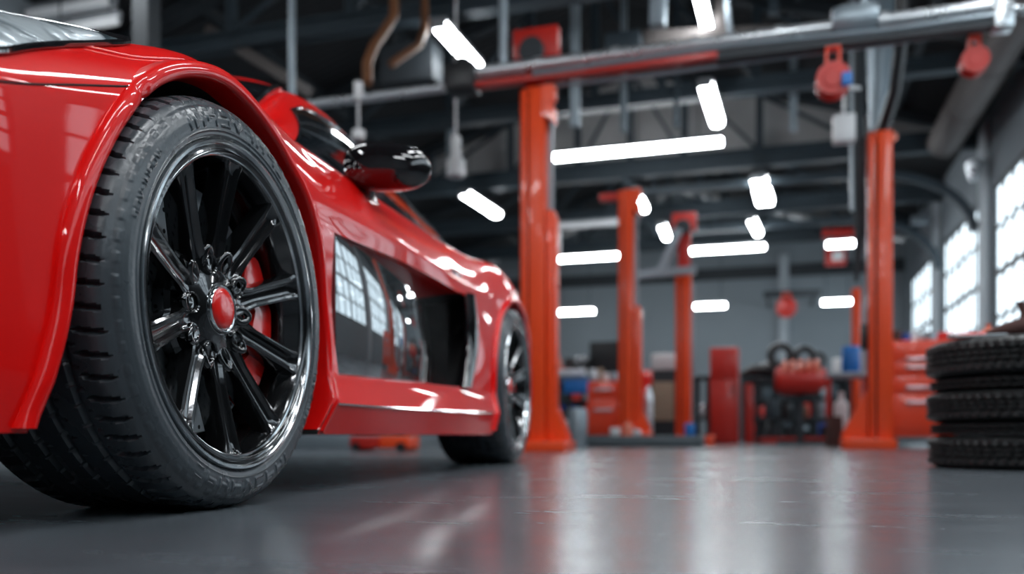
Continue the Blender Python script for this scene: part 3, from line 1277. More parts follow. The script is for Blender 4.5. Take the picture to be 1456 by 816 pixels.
# unseen lamps added beside and behind the viewpoint to reflect in the car
for k, (y0_, y1_) in enumerate(((-.6, 1.6), (2.2, 4.2), (4.9, 6.9))):
    lamp((1.75, y0_, 4.2), (1.75, y1_, 4.2), .16, 'long strip lamp added out of view beside the windows for streak reflections on the car', 'lamps added out of view')
for k, (x, y) in enumerate(((.2, 1.2), (.9, -1.6), (.2, -4.0), (-3.2, -1.2), (-3.2, 2.2), (-5.6, 1.0), (.1, 3.6), (-5.8, 5.6))):
    if k in (1, 2, 4, 7):
        lamp((x - .9, y, 4.25), (x + .9, y, 4.25), .18, 'strip lamp added out of view to reflect in the car', 'lamps added out of view')
    else:
        lamp((x, y - .8, 4.25), (x, y + .8, 4.25), .2, 'strip lamp added out of view to reflect in the car', 'lamps added out of view')

# ---- lifts


def lift_post(px0, px1, D, ztop, lab, base=(.40, .36, .08), flip=1, col='orange_paint', plate=None, hook=True, carriage=None, duct=True, gus=True, boff=0.0, ear=False):
    pc = (px0 + px1) / 2
    p = W(pc, HY, D)
    wd = (px1 - px0) / F * D
    t = empty('lift_post', (p.x, p.y, 0))
    tag(t, lab, 'car lift post', 'orange two-post lift columns')
    h = wd / 2
    dp = wd * .75
    mb = MB()
    # channel: back web, two cheeks, folded front lips leaving a slot
    mb.bb(-h, h, dp / 2 - .015, dp / 2, 0, ztop)
    mb.bb(-h, -h + .02, -dp / 2, dp / 2, 0, ztop)
    mb.bb(h - .02, h, -dp / 2, dp / 2, 0, ztop)
    mb.bb(-h, -h + wd * .30, -dp / 2, -dp / 2 + .02, 0, ztop)
    mb.bb(-h + wd * .38, h, -dp / 2 - .02, -dp / 2 + .02, 0, ztop)
    mb.bb(-h, h, -dp / 2, dp / 2, ztop - .02, ztop)
    mb.build('column', col, t, bevel=.006)
    mb = MB()
    mb.bb(-h + .02, h - .02, -dp / 2 + .03, -dp / 2 + .06, .1, ztop - .1)
    mb.build('slide_rail', 'steel_dark', t)
    mb = MB()
    mb.bb(-base[0] / 2 + boff, base[0] / 2 + boff, -base[1] / 2, base[1] / 2, 0, base[2])
    mb.build('base_plate', col, t, bevel=.008)
    if gus:
        for s in ((1, -1) if gus == 2 else (1,)):
            s *= flip
            mb = MB()
            gw = base[0] / 2 - h + boff * s - .01
            mb.prism([(0, 0), (gw, 0), (gw, .04), (.0, .46)], (s * h, -.05, base[2]), (s, 0, 0), (0, 0, 1), (0, 1, 0), .03)
            mb.prism([(0, 0), (gw, 0), (gw, .04), (.0, .46)], (s * h, .05, base[2]), (s, 0, 0), (0, 0, 1), (0, 1, 0), .03)
            mb.build('gusset', col, t)
    if hook:
        mb = MB()
        mb.prism([(0, 0), (.10, 0), (.10, -.10), (.065, -.14), (.10, -.18), (.10, -.30), (.03, -.24), (0, -.24)], (h - .02, -dp / 2 - .03, ztop), (flip, 0, 0), (0, 0, 1), (0, 1, 0), .10)
        mb.build('top_bracket', col, t)
    if ear:
        mb = MB()
        mb.bb(-h - .22, -h + .01, -.06, .06, ztop - .10, ztop - .02)
        mb.build('top_ear', 'red_paint', t, bevel=.01)
    if plate:
        x0, x1, z0, z1 = plate
        mb = MB()
        mb.bb(x0, x1, -.05, .05, z0, z1)
        mb.bb(-h * .7, h * .9, -.04, .04, ztop - .05, z0 + .02)
        mb.build('head_plate', 'red_paint', t, bevel=.01)
        mb = MB()
        mb.lathe([(.0, -.03), (.09, -.03), (.10, -.02), (.085, 0), (.10, .02), (.09, .03), (0, .03)], 32, c=(0, -.10, z0 + .04))
        mb.build('pulley', 'steel_dark', t)
    if carriage:
        z0, z1 = carriage
        mb = MB()
        mb.bb(h + .005, h + .065, -dp * .42, dp * .42, z0, z1)
        mb.bb(h + .065, h + .085, -dp * .3, dp * .3, z0 + .05, z1 - .05)
        mb.build('carriage', col, t, bevel=.008)
    if duct:
        mb = MB()
        mb.bb(h + .0, h + .035, dp * .1, dp * .4, (carriage[1] if carriage else .9), ztop - .2)
        mb.build('cable_duct', 'steel_light', t)
    return t


lift_post(742, 779, 6.9, 2.87, 'tall orange lift post right behind the tail of the red car', base=(.44, .40, .085), boff=.07, plate=(-.17, .20, 3.12, 3.36), carriage=(.08, 1.9), gus=1)
lift_post(880, 902, 9.9, 2.92, 'second orange lift post, right of the small red drawer cabinet', base=(.44, .36, .16), boff=.06, carriage=(.3, 1.6), plate=None, ear=True)
POST3 = lift_post(961, 983, 11.6, 2.35, 'third orange lift post, left of the tall red cabinet', base=(.36, .3, .10), carriage=None, gus=0, hook=False, plate=(-.15, .17, 2.86, 3.1))
lift_post(1234, 1266, 8.1, 2.95, 'tall orange lift post on the right, left of the orange drawer cabinet', base=(.47, .36, .10), boff=-.10, carriage=None, flip=-1, gus=1, hook=False, duct=False)
lift_post(1211, 1223, 12.5, 2.25, 'slim far orange lift post seen just left of the tall right post', base=(.3, .3, .1), carriage=None, hook=False, gus=0)

# grey cross arm on the third post
mb = MB()
p = W(965, 385, 11.4)
mb.beam(p + Vector((-.6, 0, -.03)), p + Vector((.22, 0, .0)), .12, .10)
mb.beam(p + Vector((-.25, .02, -.02)), p + Vector((.0, .02, .55)), .10, .10)
o = mb.build('support_arm', 'steel_light', POST3)
o.location = -POST3.location
tag(o, 'grey arm sticking out to the left')

# small round stop light ball on the right post
p = W(1268, 195, 8.3)
mb = MB()
mb.lathe([(.0, -.05), (.03, -.045), (.05, 0), (.03, .045), (0, .05)], 24, c=p)
mb.cyl(p + Vector((-.10, .05, 0)), p, .02, n=10)
tag(mb.build('warning_light', 'salmon', None), 'small round salmon light on the top of the tall right post', 'light')

# lever box on the right post
p = W(1247, 478, 8.1)
t = empty('control_box', p)
tag(t, 'dark lift control box mounted on the tall right post', 'control box')
mb = MB()
mb.bb(-.14, -.02, -.02, .10, -.12, .12)
mb.build('box', 'black_plastic', t, bevel=.01)
mb = MB()
mb.bb(-.02, .07, -.0, .10, -.06, .05)
mb.cyl((.02, .0, .0), (.06, -.08, .10), .012, n=10)
mb.build('lever', 'steel_light', t, bevel=.004)

# dark cable run left of the right post
mb = MB()
pts = [UP(1222, 8.2), W(1222, 52, 8.2), W(1221, 200, 8.2), W(1222, 330, 8.2), W(1217, 400, 8.2)]
mb.tube(pts, [.05, .05, .05, .045, .02], 10)
tag(mb.build('cable_run', 'steel_dark', None), 'dark vertical cable run just left of the tall right post', 'cable')
mb = MB()
mb.beam(UP(1213, 8.25), W(1213, 300, 8.25), .05, .07)
tag(mb.build('steel_strut', 'steel_light', None), 'slim pale strut beside the dark cable run', 'strut')
# grey duct and black hose over the right post
mb = MB()
mb.tube([UP(1251, 8.5), W(1251, 60, 8.5), W(1250, 120, 8.5), W(1247, 186, 8.45)], [.13, .13, .10, .07], 20)
tag(mb.build('air_duct', 'steel_light', None), 'pale grey vertical duct standing above the tall right post', 'duct')
mb = MB()
pts = [UP(1285, 7.4), W(1284, 10, 7.45), W(1280, 70, 7.55), W(1272, 130, 7.9), W(1258, 175, 8.2), W(1250, 192, 8.3)]
mb.tube(pts, .055, 14)
tag(mb.build('hose', 'black_plastic', None, smooth=60), 'thick black hose bending down onto the tall right post', 'hose')

# ---- overhead crossbeam with pipes at y = 6.6
Y6 = 6.55
xA, xB, xC = WY(675, 128, Y6).x, WY(1215, 60, Y6).x, WY(1425, 40, Y6).x
t = empty('overhead_rail', (xA, Y6, 3.0))
tag(t, 'silver overhead pipe rail with red underside crossing the picture above the lift posts', 'overhead rail')
mb = MB()
mb.cyl((0.02, 0, 0.03), (xC - xA, 0, .03), .048, n=20)
for q in (.5, 1.1, 1.7, 2.3, 3.0):
    mb.cyl((q, 0, .03), (q + .06, 0, .03), .06, n=20)
mb.build('top_pipe', 'silver', t)
mb = MB()
mb.bb(0, 1.9, -.05, .05, -.10, -.055)
tag(mb.build('red_channel', 'red_paint', t, bevel=.005), 'red channel under the pipe')
mb = MB()
mb.tube([(.5, -.06, -.06), (1.2, -.06, -.05), (2.0, -.05, -.03), (3.0, -.05, -.06), (xC - xA, -.05, -.05)], .018, 10)
mb.tube([(.5, .06, -.12), (1.3, .06, -.13), (2.2, .06, -.12), (3.0, .06, -.11), (xC - xA, .05, -.10)], .016, 10)
mb.build('air_line', 'steel_light', t)
mb = MB()
mb.bb(1.9, xC - xA, -.05, .05, -.12, -.06)
mb.build('grey_channel', 'steel_dark', t)
mb = MB()
mb.bb(-.22, .02, -.11, .11, -.12, .10)
mb.cyl((-.10, 0, .08), (-.10, 0, .16), .06, n=16)
mb.build('end_motor', 'black_plastic', t, bevel=.02)
mb = MB()
mb.lathe([(0, -.16), (.09, -.15), (.11, -.08), (.11, .08), (.09, .15), (0, .16)], 28, c=(xB - xA, 0, .06), axis='X')
mb.build('joint_cover', 'steel_light', t, smooth=50)
mb = MB()
mb.bb(xC - xA - .06, xC - xA + .06, -.07, .07, -.14, .10)
mb.cyl((xC - xA, 0, .0), (xC - xA + .16, 0, -.02), .03, n=12)
mb.build('end_fitting', 'silver', t, bevel=.01)
for q in (.24, 2.9):
    mb = MB()
    mb.cyl((q, 0, .06), (q, 0, zroof(xA + q) + .1 - 3.0), .022 if q > 1 else .035, n=12)
    mb.build('hanger', 'steel_light', t)

xD = WY(300, 190, Y6).x
t = empty('air_pipe', (xD, Y6, 2.94))
tag(t, 'pale horizontal pipe left of the overhead rail, above the car mirror', 'pipe')
mb = MB()
mb.cyl((0, 0, 0), (xA - xD - .25, 0, 0), .04, n=18)
mb.build('pipe', 'silver', t)
mb = MB()
q = WY(415, 0, Y6).x - xD
mb.cyl((q, 0, .03), (q, 0, zroof(xD + q) + .1 - 2.94), .030, n=12)
mb.build('hanger', 'steel_light', t)
mb = MB()
q = WY(512, 0, Y6).x - xD
mb.cyl((q, -.03, -.02), (q, -.03, .12), .04, n=14)
mb.cyl((q, -.03, -.35), (q, -.03, -.28), .055, n=14)
mb.cyl((q, -.03, -.3), (q, -.03, 0), .01, n=8)
mb.build('valve', 'white_plastic', t)

# brown curved ducts at upper centre left
mb = MB()
mb.tube([W(523, 118, 7.3), W(522, 90, 7.4), W(532, 65, 7.6), W(548, 42, 7.8), W(560, 22, 8.0), UP(562, 8.0)], .045, 14)
tag(mb.build('exhaust_hose', 'brown_duct', None, smooth=60), 'brown curved hose rising from the pale valve on the air pipe', 'hose')
mb = MB()
mb.tube([W(556, 92, 8.2), W(575, 78, 8.3), W(596, 64, 8.5), W(603, 45, 8.7), W(604, 20, 8.8), W(604, 20, 8.8) + Vector((0, 0, 1.2))], .04, 14)
tag(mb.build('exhaust_hose', 'brown_duct', None, smooth=60), 'darker brown curved hose left of the large bright lamp', 'hose')
mb = MB()
p = W(585, 95, 9.5)
mb.box(p, (.62, .3, .42))
for s_ in (-.2, .2):
    mb.cyl(p + Vector((s_, 0, .2)), p + Vector((s_, 0, zroof(p.x + s_) + .12 - p.z)), .015, n=8)
tag(mb.build('duct_box', 'steel_dark', None, bevel=.02), 'dark square duct box behind the brown hoses', 'duct')

# vertical hangers and posts seen against the dark roof
HANG = [(818, 9.6, .07, 'steel_light', 'wide pale post right of the red pulley plate'), (887, 11.3, .06, 'steel_light', 'pale post under the overhead pipe above the long strip lamp, left one'),
        (962, 11.3, .05, 'steel_blue', 'slim bluish post above the middle of the long strip lamp'), (1128, 11.3, .08, 'steel_light', 'pale post under the pipe left of the red hose reel'),
        (1100, 9.0, .08, 'steel_blue', 'bluish post at the top edge left of the red hose reel'), (640, 12.5, .06, 'steel_light', 'short pale post above the bright lamp beside the car mirror'),
        (208, 7.3, .12, 'steel_dark', 'wide dark post at top left behind the bonnet')]
for px, D, w_, m_, lab in HANG:
    p = W(px, HY, D)
    zb = {818: 3.55, 887: 4.1, 962: 4.15, 1128: 4.1, 1100: 4.5, 640: 3.9, 208: 2.2}[px]
    mb = MB()
    mb.box((p.x, p.y, (zb + zroof(p.x) + .12) / 2), (w_ * 1.3, w_ * 1.3, zroof(p.x) + .12 - zb))
    tag(mb.build('hanging_post', m_, None, smooth=0), lab, 'post', 'posts hanging from the roof')
# large boxes/ducts near the top centre
p = W(888, 66, 9.0)
mb = MB()
mb.box(p, (.36, .3, .19))
mb.cyl(p, p + Vector((0, 0, zroof(p.x) + .12 - p.z)), .015, n=8)
tag(mb.build('junction_box', 'steel_blue', None, bevel=.01), 'blue grey box under the roof left of the brown beam', 'box')
mb = MB()
mb.beam(W(915, 60, 9.1), W(1120, 52, 9.0), .2, .16)
tag(mb.build('roof_beam', 'brown_grey', None, smooth=0), 'short brown beam under the roof at top centre', 'beam')
mb = MB()
mb.beam(UP(945, 8.6), W(935, 38, 8.8), .16, .16)
tag(mb.build('duct_drop', 'steel_light', None, bevel=.01), 'pale duct dropping at the top edge left of the narrow lamp', 'duct')
mb = MB()
mb.beam(UP(1012, 8.4), W(1040, 62, 8.9), .05, .05)
tag(mb.build('steel_strut', 'steel_light', None, bevel=.004), 'slanted pale strut right of the narrow top lamp', 'strut')
mb = MB()
mb.beam(UP(1002, 8.6), W(1026, 50, 9.0), .12, .05)
tag(mb.build('cable_tray', 'brown_grey', None, bevel=.004), 'brown cable tray beside the narrow top lamp', 'tray')
mb = MB()
mb.beam(W(312, 52, 10.2), W(425, 122, 9.8), .5, .12)
tag(mb.build('roof_duct', 'brown_grey', None, bevel=.01), 'sloping flat brown grey duct under the roof above the fender of the red car', 'duct')
# big round ventilation duct by the window wall
mb = MB()
mb.cyl((2.45, 8.2, 4.52), (2.45, 14.2, 4.52), .24, n=32)
for y in (8.2, 9.7, 11.2, 12.7, 14.1):
    mb.cyl((2.45, y, 4.52), (2.45, y + .08, 4.52), .252, n=32)
tag(mb.build('ventilation_duct', 'brown_grey', None, smooth=40), 'big round ventilation duct running along the top of the window wall', 'duct')
mb = MB()
p = W(1385, 243, 12.5)
mb.lathe([(0, -.14), (.07, -.13), (.10, -.02), (.12, .12), (.10, .14), (0, .14)], 20, c=p, axis='Z')
mb.cyl(p + Vector((0, 0, .1)), p + Vector((.35, 0, .2)), .02, n=8)
tag(mb.build('wall_lamp', 'silver', None, smooth=50), 'round silver floodlight on the pier between the windows', 'lamp')
mb = MB()
p = W(1308, 313, 16.5)
mb.box(p, (.32, .2, .14))
mb.cyl(p, p + Vector((0, 0, zroof(p.x) - p.z + .05)), .012, n=8)
tag(mb.build('projector_box', 'steel_light', None, bevel=.02), 'small pale box hanging in front of the far windows', 'box')


# ---- hose reels and pulleys, hanging from the rail
def reel(p, r, w_, lab, neck=.12, blue=False, wall=False):
    t = empty('hose_reel', p)
    tag(t, lab, 'hose reel', 'red hose reels')
    mb = MB()
    mb.lathe([(0, -w_), (r * .55, -w_), (r * .62, -w_ * .9), (r, -w_ * .9), (r, -w_ * .7), (r * .6, -w_ * .6), (r * .6, w_ * .6), (r, w_ * .7), (r, w_ * .9), (r * .6, w_ * .95), (0, w_)], 36)
    mb.build('drum', 'red_paint', t, smooth=40)
    mb = MB()
    mb.bb(-r * .45, -r * .3, -w_ * .5, w_ * .5, r * .3, r + neck)
    mb.bb(r * .3, r * .45, -w_ * .5, w_ * .5, r * .3, r + neck)
    mb.bb(-r * .45, r * .45, -w_ * .5, w_ * .5, r + neck - .03, r + neck)
    mb.build('bracket', 'orange_red', t, bevel=.004)
    if blue:
        mb = MB()
        mb.box((r * .75, -w_ * 1.1, -r * .25), (r * .6, .03, r * .8))
        tag(mb.build('label_plate', 'blue_plastic', t, bevel=.008), 'blue plate on the reel')
    return t


reel(W(1184, 116, 6.15), .115, .09, 'red hose reel with a blue plate hanging below the overhead rail', .14, True)
reel(W(1385, 88, 6.0), .09, .07, 'small dark red hose reel at upper right under the rail end', .09)
reel(W(1118, 437, 19.5), .22, .12, 'red hose reel high on the back wall', .1)
p = W(1190, 365, 18.5)
t = empty('radiant_heater', p)
tag(t, 'red wall machine with a small grey face, left of the tall right post', 'machine')
mb = MB()
mb.bb(-.24, .18, -.1, .1, -.18, .18)
mb.build('body', 'red_paint', t, bevel=.02)
mb = MB()
mb.bb(-.10, .12, -.12, -.1, -.1, .1)
mb.build('face_plate', 'white_plastic', t)
mb = MB()
mb.bb(-.30, .44, -.14, .14, .42, .58)
mb.bb(-.05, .05, -.05, .05, .16, .44)
mb.build('hood', 'red_paint', t, bevel=.01)
mb = MB()
mb.beam(W(1086, 419, 19.6), W(1166, 416, 19.6), .12, .14)
for q in (1092, 1158):
    p = W(q, 417, 19.6)
    mb.bb(p.x - .03, p.x + .03, p.y, YB - .0, p.z - .03, p.z + .03)
tag(mb.build('wall_bracket', 'steel_dark', None, smooth=0), 'dark horizontal arm on the back wall above the round red reel', 'bracket')
# white box near the right post
p = W(1200, 184, 8.0)
mb = MB()
mb.box(p, (.19, .14, .24))
mb.cyl(p + Vector((0, 0, .1)), p + Vector((.0, 0, .4)), .015, n=8)
mb.beam(p + Vector((0, 0, .4)), p + Vector((.15, .1, .4)), .03, .03)
tag(mb.build('junction_box', 'white_plastic', None, bevel=.02), 'white box hanging left of the tall right post', 'box')
# white siren between the car roof and near post
p = W(648, 222, 8.5)
mb = MB()
mb.lathe([(0, -.22), (.09, -.2), (.09, -.05), (.05, 0), (.05, .18), (.03, .2), (0, .2)], 20, c=p, axis='Z')
mb.cyl(p, p + Vector((0, 0, zroof(p.x) + .1 - p.z)), .012, n=8)
tag(mb.build('pendant_socket', 'white_plastic', None, smooth=50), 'pale pendant power socket hanging behind the car mirror', 'socket')
p = W(787, 345, 7.2)
mb = MB()
mb.box(p + Vector((.03, 0, -.01)), (.07, .06, .22))
tag(mb.build('switch_box', 'white_plastic', None, bevel=.02), 'small pale switch box on the right side of the near lift post', 'box')


# ---- cabinets
def cabinet(px0, px1, pyt, pyb, D, depth, m, lab, handles, hm='pink_handle', cast=True, cat='tool cabinet', frames=None, rz=0.0, hx=(.2, .8)):
    a, b = W(px0, pyt, D), W(px1, pyt, D)
    w_ = (px1 - px0) / F * D / math.cos(PSI)
    zt = a.z
    zb = max(0.0, W(px0, pyb, D).z)
    cx = (a.x + b.x) / 2
    cy = (a.y + b.y) / 2 + depth / 2
    t = empty('tool_cabinet', (cx, cy, 0), rz)
    tag(t, lab, cat)
    mb = MB()
    mb.bb(-w_ / 2, w_ / 2, -depth / 2, depth / 2, zb, zt)
    mb.build('carcass', m, t, bevel=.012)
    hs = [HY - (h_) for h_ in handles]
    zs = [W(px0, h_, D).z for h_ in handles]
    lim = [zt - .03] + [(zs[i] + zs[i + 1]) / 2 + .02 for i in range(len(zs) - 1)] + [zb + .06]
    for i, z in enumerate(zs):
        mb = MB()
        mb.bb(-w_ * .46, w_ * .46, -depth / 2 - .018, -depth / 2, lim[i + 1] + .006, lim[i] - .006)
        d = mb.build('drawer', m, t, bevel=.004)
        mb = MB()
        xa, xb = -w_ / 2 + hx[0] * w_, -w_ / 2 + hx[1] * w_
        mb.bb(xa, xb, -depth / 2 - .045, -depth / 2 - .03, z - .018, z + .018)
        mb.bb(xa, xa + .02, -depth / 2 - .035, -depth / 2 - .015, z - .012, z + .012)
        mb.bb(xb - .02, xb, -depth / 2 - .035, -depth / 2 - .015, z - .012, z + .012)
        tag(mb.build('handle', hm, d, bevel=.005), 'pale metal handle')
    if cast and zb > .03:
        for sx in (-1, 1):
            for sy in (-1, 1):
                mb = MB()
                c = (sx * w_ * .4, sy * depth * .36, zb * .45)
                mb.lathe([(0, -.02), (zb * .42, -.018), (zb * .45, 0), (zb * .42, .018), (0, .02)], 16, c=c)
                mb.bb(c[0] - .025, c[0] + .025, c[1] - .03, c[1] + .03, zb * .7, zb + .01)
                mb.build('castor', 'black_plastic', t, smooth=40)
    return t


cab = cabinet(1268, 1352, 483, 621, 8.65, .45, 'orange_red', 'large orange drawer cabinet left of the tyre stack', [510, 522, 551, 572], hx=(.26, .82))
cab2 = cabinet(836, 882, 542, 618, 10.5, .35, 'orange_red', 'small red drawer cabinet left of the second lift post', [554, 583], cast=True, hx=(.2, .78))
# tall red locker and the narrow red panel next to it
p = W(1010, 628, 15.0)


def upright(name, px0, px1, pyt, D, depth, m, lab, cat, extra=None, bevel=.012, zb=0.0):
    w_ = (px1 - px0) / F * D / math.cos(PSI) * .97
    a, b = W(px0, pyt, D), W(px1, pyt, D)
    t = empty(name, ((a.x + b.x) / 2, (a.y + b.y) / 2 + depth / 2, 0))
    tag(t, lab, cat)
    mb = MB()
    mb.bb(-w_ / 2, w_ / 2, -depth / 2, depth / 2, zb, a.z)
    mb.build('carcass', m, t, bevel=bevel)
    if extra:
        extra(t, w_, depth, a.z)
    return t


def ex_locker(t, w_, d, z):
    mb = MB()
    mb.bb(-w_ * .47, w_ * .47, -d / 2 - .02, -d / 2, .06, z * .66)
    dd = mb.build('door', 'red_paint', t, bevel=.006)
    mb = MB()
    mb.bb(w_ * .3, w_ * .36, -d / 2 - .05, -d / 2 - .02, z * .5, z * .62)
    mb.build('handle', 'black_plastic', dd, bevel=.004)
    mb = MB()
    mb.bb(-w_ * .47, w_ * .47, -d / 2 - .02, -d / 2, z * .675, z * .98)
    mb.build('door', 'red_paint', t, bevel=.006)


upright('locker', 1010, 1049, 494, 13.0, .45, 'red_paint', 'tall red locker standing right of the third lift post', 'locker', ex_locker)
upright('bench_leg_panel', 1059, 1070, 545, 13.2, .4, 'red_paint', 'narrow red side panel between the red locker and the dark workbench', 'panel')


def ex_cart(t, w_, d, z):
    mb = MB()
    mb.bb(-w_ * .42, w_ * .42, -d / 2 - .02, -d / 2, z * .32, z * .84)
    mb.build('front_board', 'beige_board', t, bevel=.006)
    mb = MB()
    mb.bb(-w_ * .48, w_ * .48, -d * .45, d * .45, z + .002, z + .24)
    mb.build('top_box', 'white_plastic', t, bevel=.03)


upright('service_cart', 925, 961, 526, 12.4, .4, 'steel_dark', 'dark service cart with a beige front board and a white top box', 'cart', ex_cart)

# orange small block near the locker base, blue can, bottles on the platform
mb = MB()
p = W(826, 632, 10.3)
# low grey platform
a, b = W(822, 632, 9.7), W(998, 632, 9.7)
mb = MB()
xx0, xx1, yy = a.x, a.x + (998 - 822) / F * 9.7 / math.cos(PSI) * .93, (a.y + b.y) / 2
mb.bb(xx0, xx1, yy - .28, yy + .28 - .0, 0, .125)
mb.bb(xx0, xx1, yy - .30, yy - .28, .02, .10)
plat = mb.build('lift_platform', 'platform_grey', None, bevel=.01)
tag(plat, 'low grey platform on the floor around the second lift post', 'platform')


# simple turned items
def turned(name, prof, p, m, lab, cat, group=None, n=24):
    mb = MB()
    mb.lathe(prof, n, axis='Z')
    o = mb.build(name, m, None, smooth=40)
    o.location = p
    return tag(o, lab, cat, group)


def bottle(p, h, r, m, lab, group=None, name='bottle', cat='bottle'):
    return turned(name, [(0, 0), (r, 0), (r, h * .62), (r * .9, h * .7), (r * .35, h * .82), (r * .35, h * .92), (r * .42, h * .92), (r * .42, h), (0, h)], p, m, lab, cat, group)


def can(p, h, r, m, lab, group=None, name='can', cat='can'):
    return turned(name, [(0, 0), (r * .95, 0), (r, h * .04), (r, h * .94), (r * .9, h), (r * .85, h * .97), (0, h * .97)], p, m, lab, cat, group)


zp = .125
for px, D, h, r, m, lab in ((875, 9.6, .09, .06, 'white_plastic', 'small white can left on the grey platform edge'), (893, 9.58, .17, .055, 'salmon', 'salmon bottle on the grey platform in front of the second post'),
                            (903, 9.62, .08, .07, 'silver', 'silver tin on the grey platform beside the salmon bottle')):
    q = W(px, HY, D)
    q.z = zp
    (bottle if 'bottle' in lab else can)(q, h, r, m, lab)
q = W(981, HY, 9.75)
q.z = zp
can(q, .14, .06, 'blue_plastic', 'blue can at the right end of the grey platform')
q = W(1009, HY, 11.0)
q.z = 0
can(q, .13, .06, 'orange_paint', 'small orange pot on the floor left of the tall red locker')
q = W(821, HY, 9.3)
q.z = 0
can(q, .42, .10, 'steel_light', 'pale grey drum on the floor right of the near lift post')
q = W(806, HY, 9.6)
q.z = 0
can(q, .30, .09, 'white_plastic', 'white canister half hidden behind the near lift post foot')


# ---- workbench with monitor at centre left
def bench(px0, px1, pyt, D, depth, lab, mt='steel_light', ml='steel_dark', shelf=True, thick=.05):
    a = W(px0, pyt, D)
    b = W(px1, pyt, D)
    w_ = (px1 - px0) / F * D / math.cos(PSI)
    c = (a + b) / 2
    t = empty('workbench', (c.x, c.y + depth / 2, 0))
    tag(t, lab, 'workbench')
    z = a.z
    mb = MB()
    mb.bb(-w_ / 2, w_ / 2, -depth / 2, depth / 2, z - thick, z)
    mb.build('worktop', mt, t, bevel=.006)
    for sx in (-1, 1):
        for sy in (-1, 1):
            mb = MB()
            mb.bb(sx * (w_ / 2 - .05) - .03, sx * (w_ / 2 - .05) + .03, sy * (depth / 2 - .05) - .03, sy * (depth / 2 - .05) + .03, 0, z - thick)
            mb.build('leg', ml, t)
    if shelf:
        mb = MB()
        mb.bb(-w_ / 2 + .04, w_ / 2 - .04, -depth / 2 + .04, depth / 2 - .04, z * .35, z * .35 + .03)
        mb.build('shelf', ml, t)
    return t, z, c, w_


t, zb1, c1, w1 = bench(788, 880, 534, 12.0, .7, 'pale workbench behind the near lift post with a dark monitor on it', shelf=False)
# monitor
q = W(862, 534, 12.25)
t = empty('monitor', (q.x, q.y, zb1))
tag(t, 'black computer monitor on the pale workbench left of the second post', 'monitor')
mb = MB()
mb.bb(-.24, .26, -.02, .02, .06, .50)
mb.build('screen', 'black_plastic', t, bevel=.008)
mb = MB()
mb.bb(-.12, .12, -.1, .1, 0, .015)
mb.bb(-.03, .03, .02, .04, .01, .2)
mb.build('stand', 'black_plastic', t)
q = W(824, 534, 12.3)
t = empty('printer', (q.x, q.y, zb1))
tag(t, 'dark printer with pale buttons left of the black monitor', 'printer')
mb = MB()
mb.bb(-.2, .14, -.12, .12, 0, .27)
mb.build('case', 'black_plastic', t, bevel=.02)
for i, (dx, dz) in enumerate(((.0, .24), (.10, .25), (.06, .08))):
    mb = MB()
    mb.lathe([(0, -.03), (.04, -.03), (.05, 0), (0, .0)], 16, c=(dx, -.12, dz), axis='Y')
    mb.build('dial', 'silver', t)
for px, h, r, m, lab in ((793, .34, .05, 'salmon', 'salmon bottle at the left end of the pale workbench'), (800, .12, .07, 'caliper_red', 'red tin beside the salmon bottle on the pale workbench'),
                         (842, .10, .06, 'silver', 'silver tin in front of the monitor on the pale workbench')):
    q = W(px, 534, 12.15)
    q.z = zb1
    (bottle if 'bottle' in lab else can)(q, h, r, m, lab)
q = W(812, 534, 12.1)
mb = MB()
mb.box((q.x, q.y, zb1 + .045), (.42, .22, .09))
tag(mb.build('storage_box', 'white_plastic', None, bevel=.012), 'flat white box on the pale workbench', 'box')
# blue crate on the shelf edge below
q = W(820, 548, 11.75)
mb = MB()
mb.bb(q.x - .16, q.x + .16, q.y - .12, q.y + .12, zb1 - .26, zb1 - .08)
mb.bb(q.x - .17, q.x + .17, q.y - .13, q.y + .13, zb1 - .10, zb1 - .07)
mb.bb(q.x - .02, q.x + .02, q.y + .12, q.y + .35, zb1 - .10, zb1 - .07)
tag(mb.build('plastic_crate', 'blue_plastic', None, bevel=.01), 'blue crate hung under the front edge of the pale workbench', 'crate')
for k, (px, h, r, m, lab) in enumerate(((806, .5, .14, 'steel_dark', 'dark drum on the floor under the pale workbench'), (832, .46, .11, 'steel_light', 'pale drum on the floor under the pale workbench'))):
    q = W(px, HY, 12.3)
    q.z = 0
    can(q, h, r, m, lab, name='drum', cat='drum')
# items on the small red cabinet
for px, h, r, m, lab in ((846, .13, .05, 'silver', 'silver pot on the small red drawer cabinet, left'), (853, .17, .045, 'beige_board', 'tan pot in the middle of the small red drawer cabinet'),
                         (861, .11, .05, 'white_plastic', 'white pot in the row on the small red drawer cabinet'), (872, .12, .05, 'steel_light', 'grey pot at the right on the small red drawer cabinet')):
    q = W(px, HY, 10.65)
    q.z = W(0, 542, 10.5).z
    can(q, h, r, m, lab, name='pot', cat='pot')
# red junk right of the second post
q = W(914, HY, 11.0)
mb = MB()
mb.bb(q.x - .09, q.x + .09, q.y - .1, q.y + .1, 0, .75)
mb.bb(q.x - .12, q.x + .12, q.y - .12, q.y + .12, .75, .95)
tag(mb.build('pump_unit', 'caliper_red', None, bevel=.02), 'slim red pump unit between the second post and the dark service cart', 'pump')
q = W(922, HY, 10.9)
q.z = 0
bottle(q, .9, .06, 'silver', 'tall silver cylinder right of the slim red pump', name='gas_cylinder', cat='cylinder')

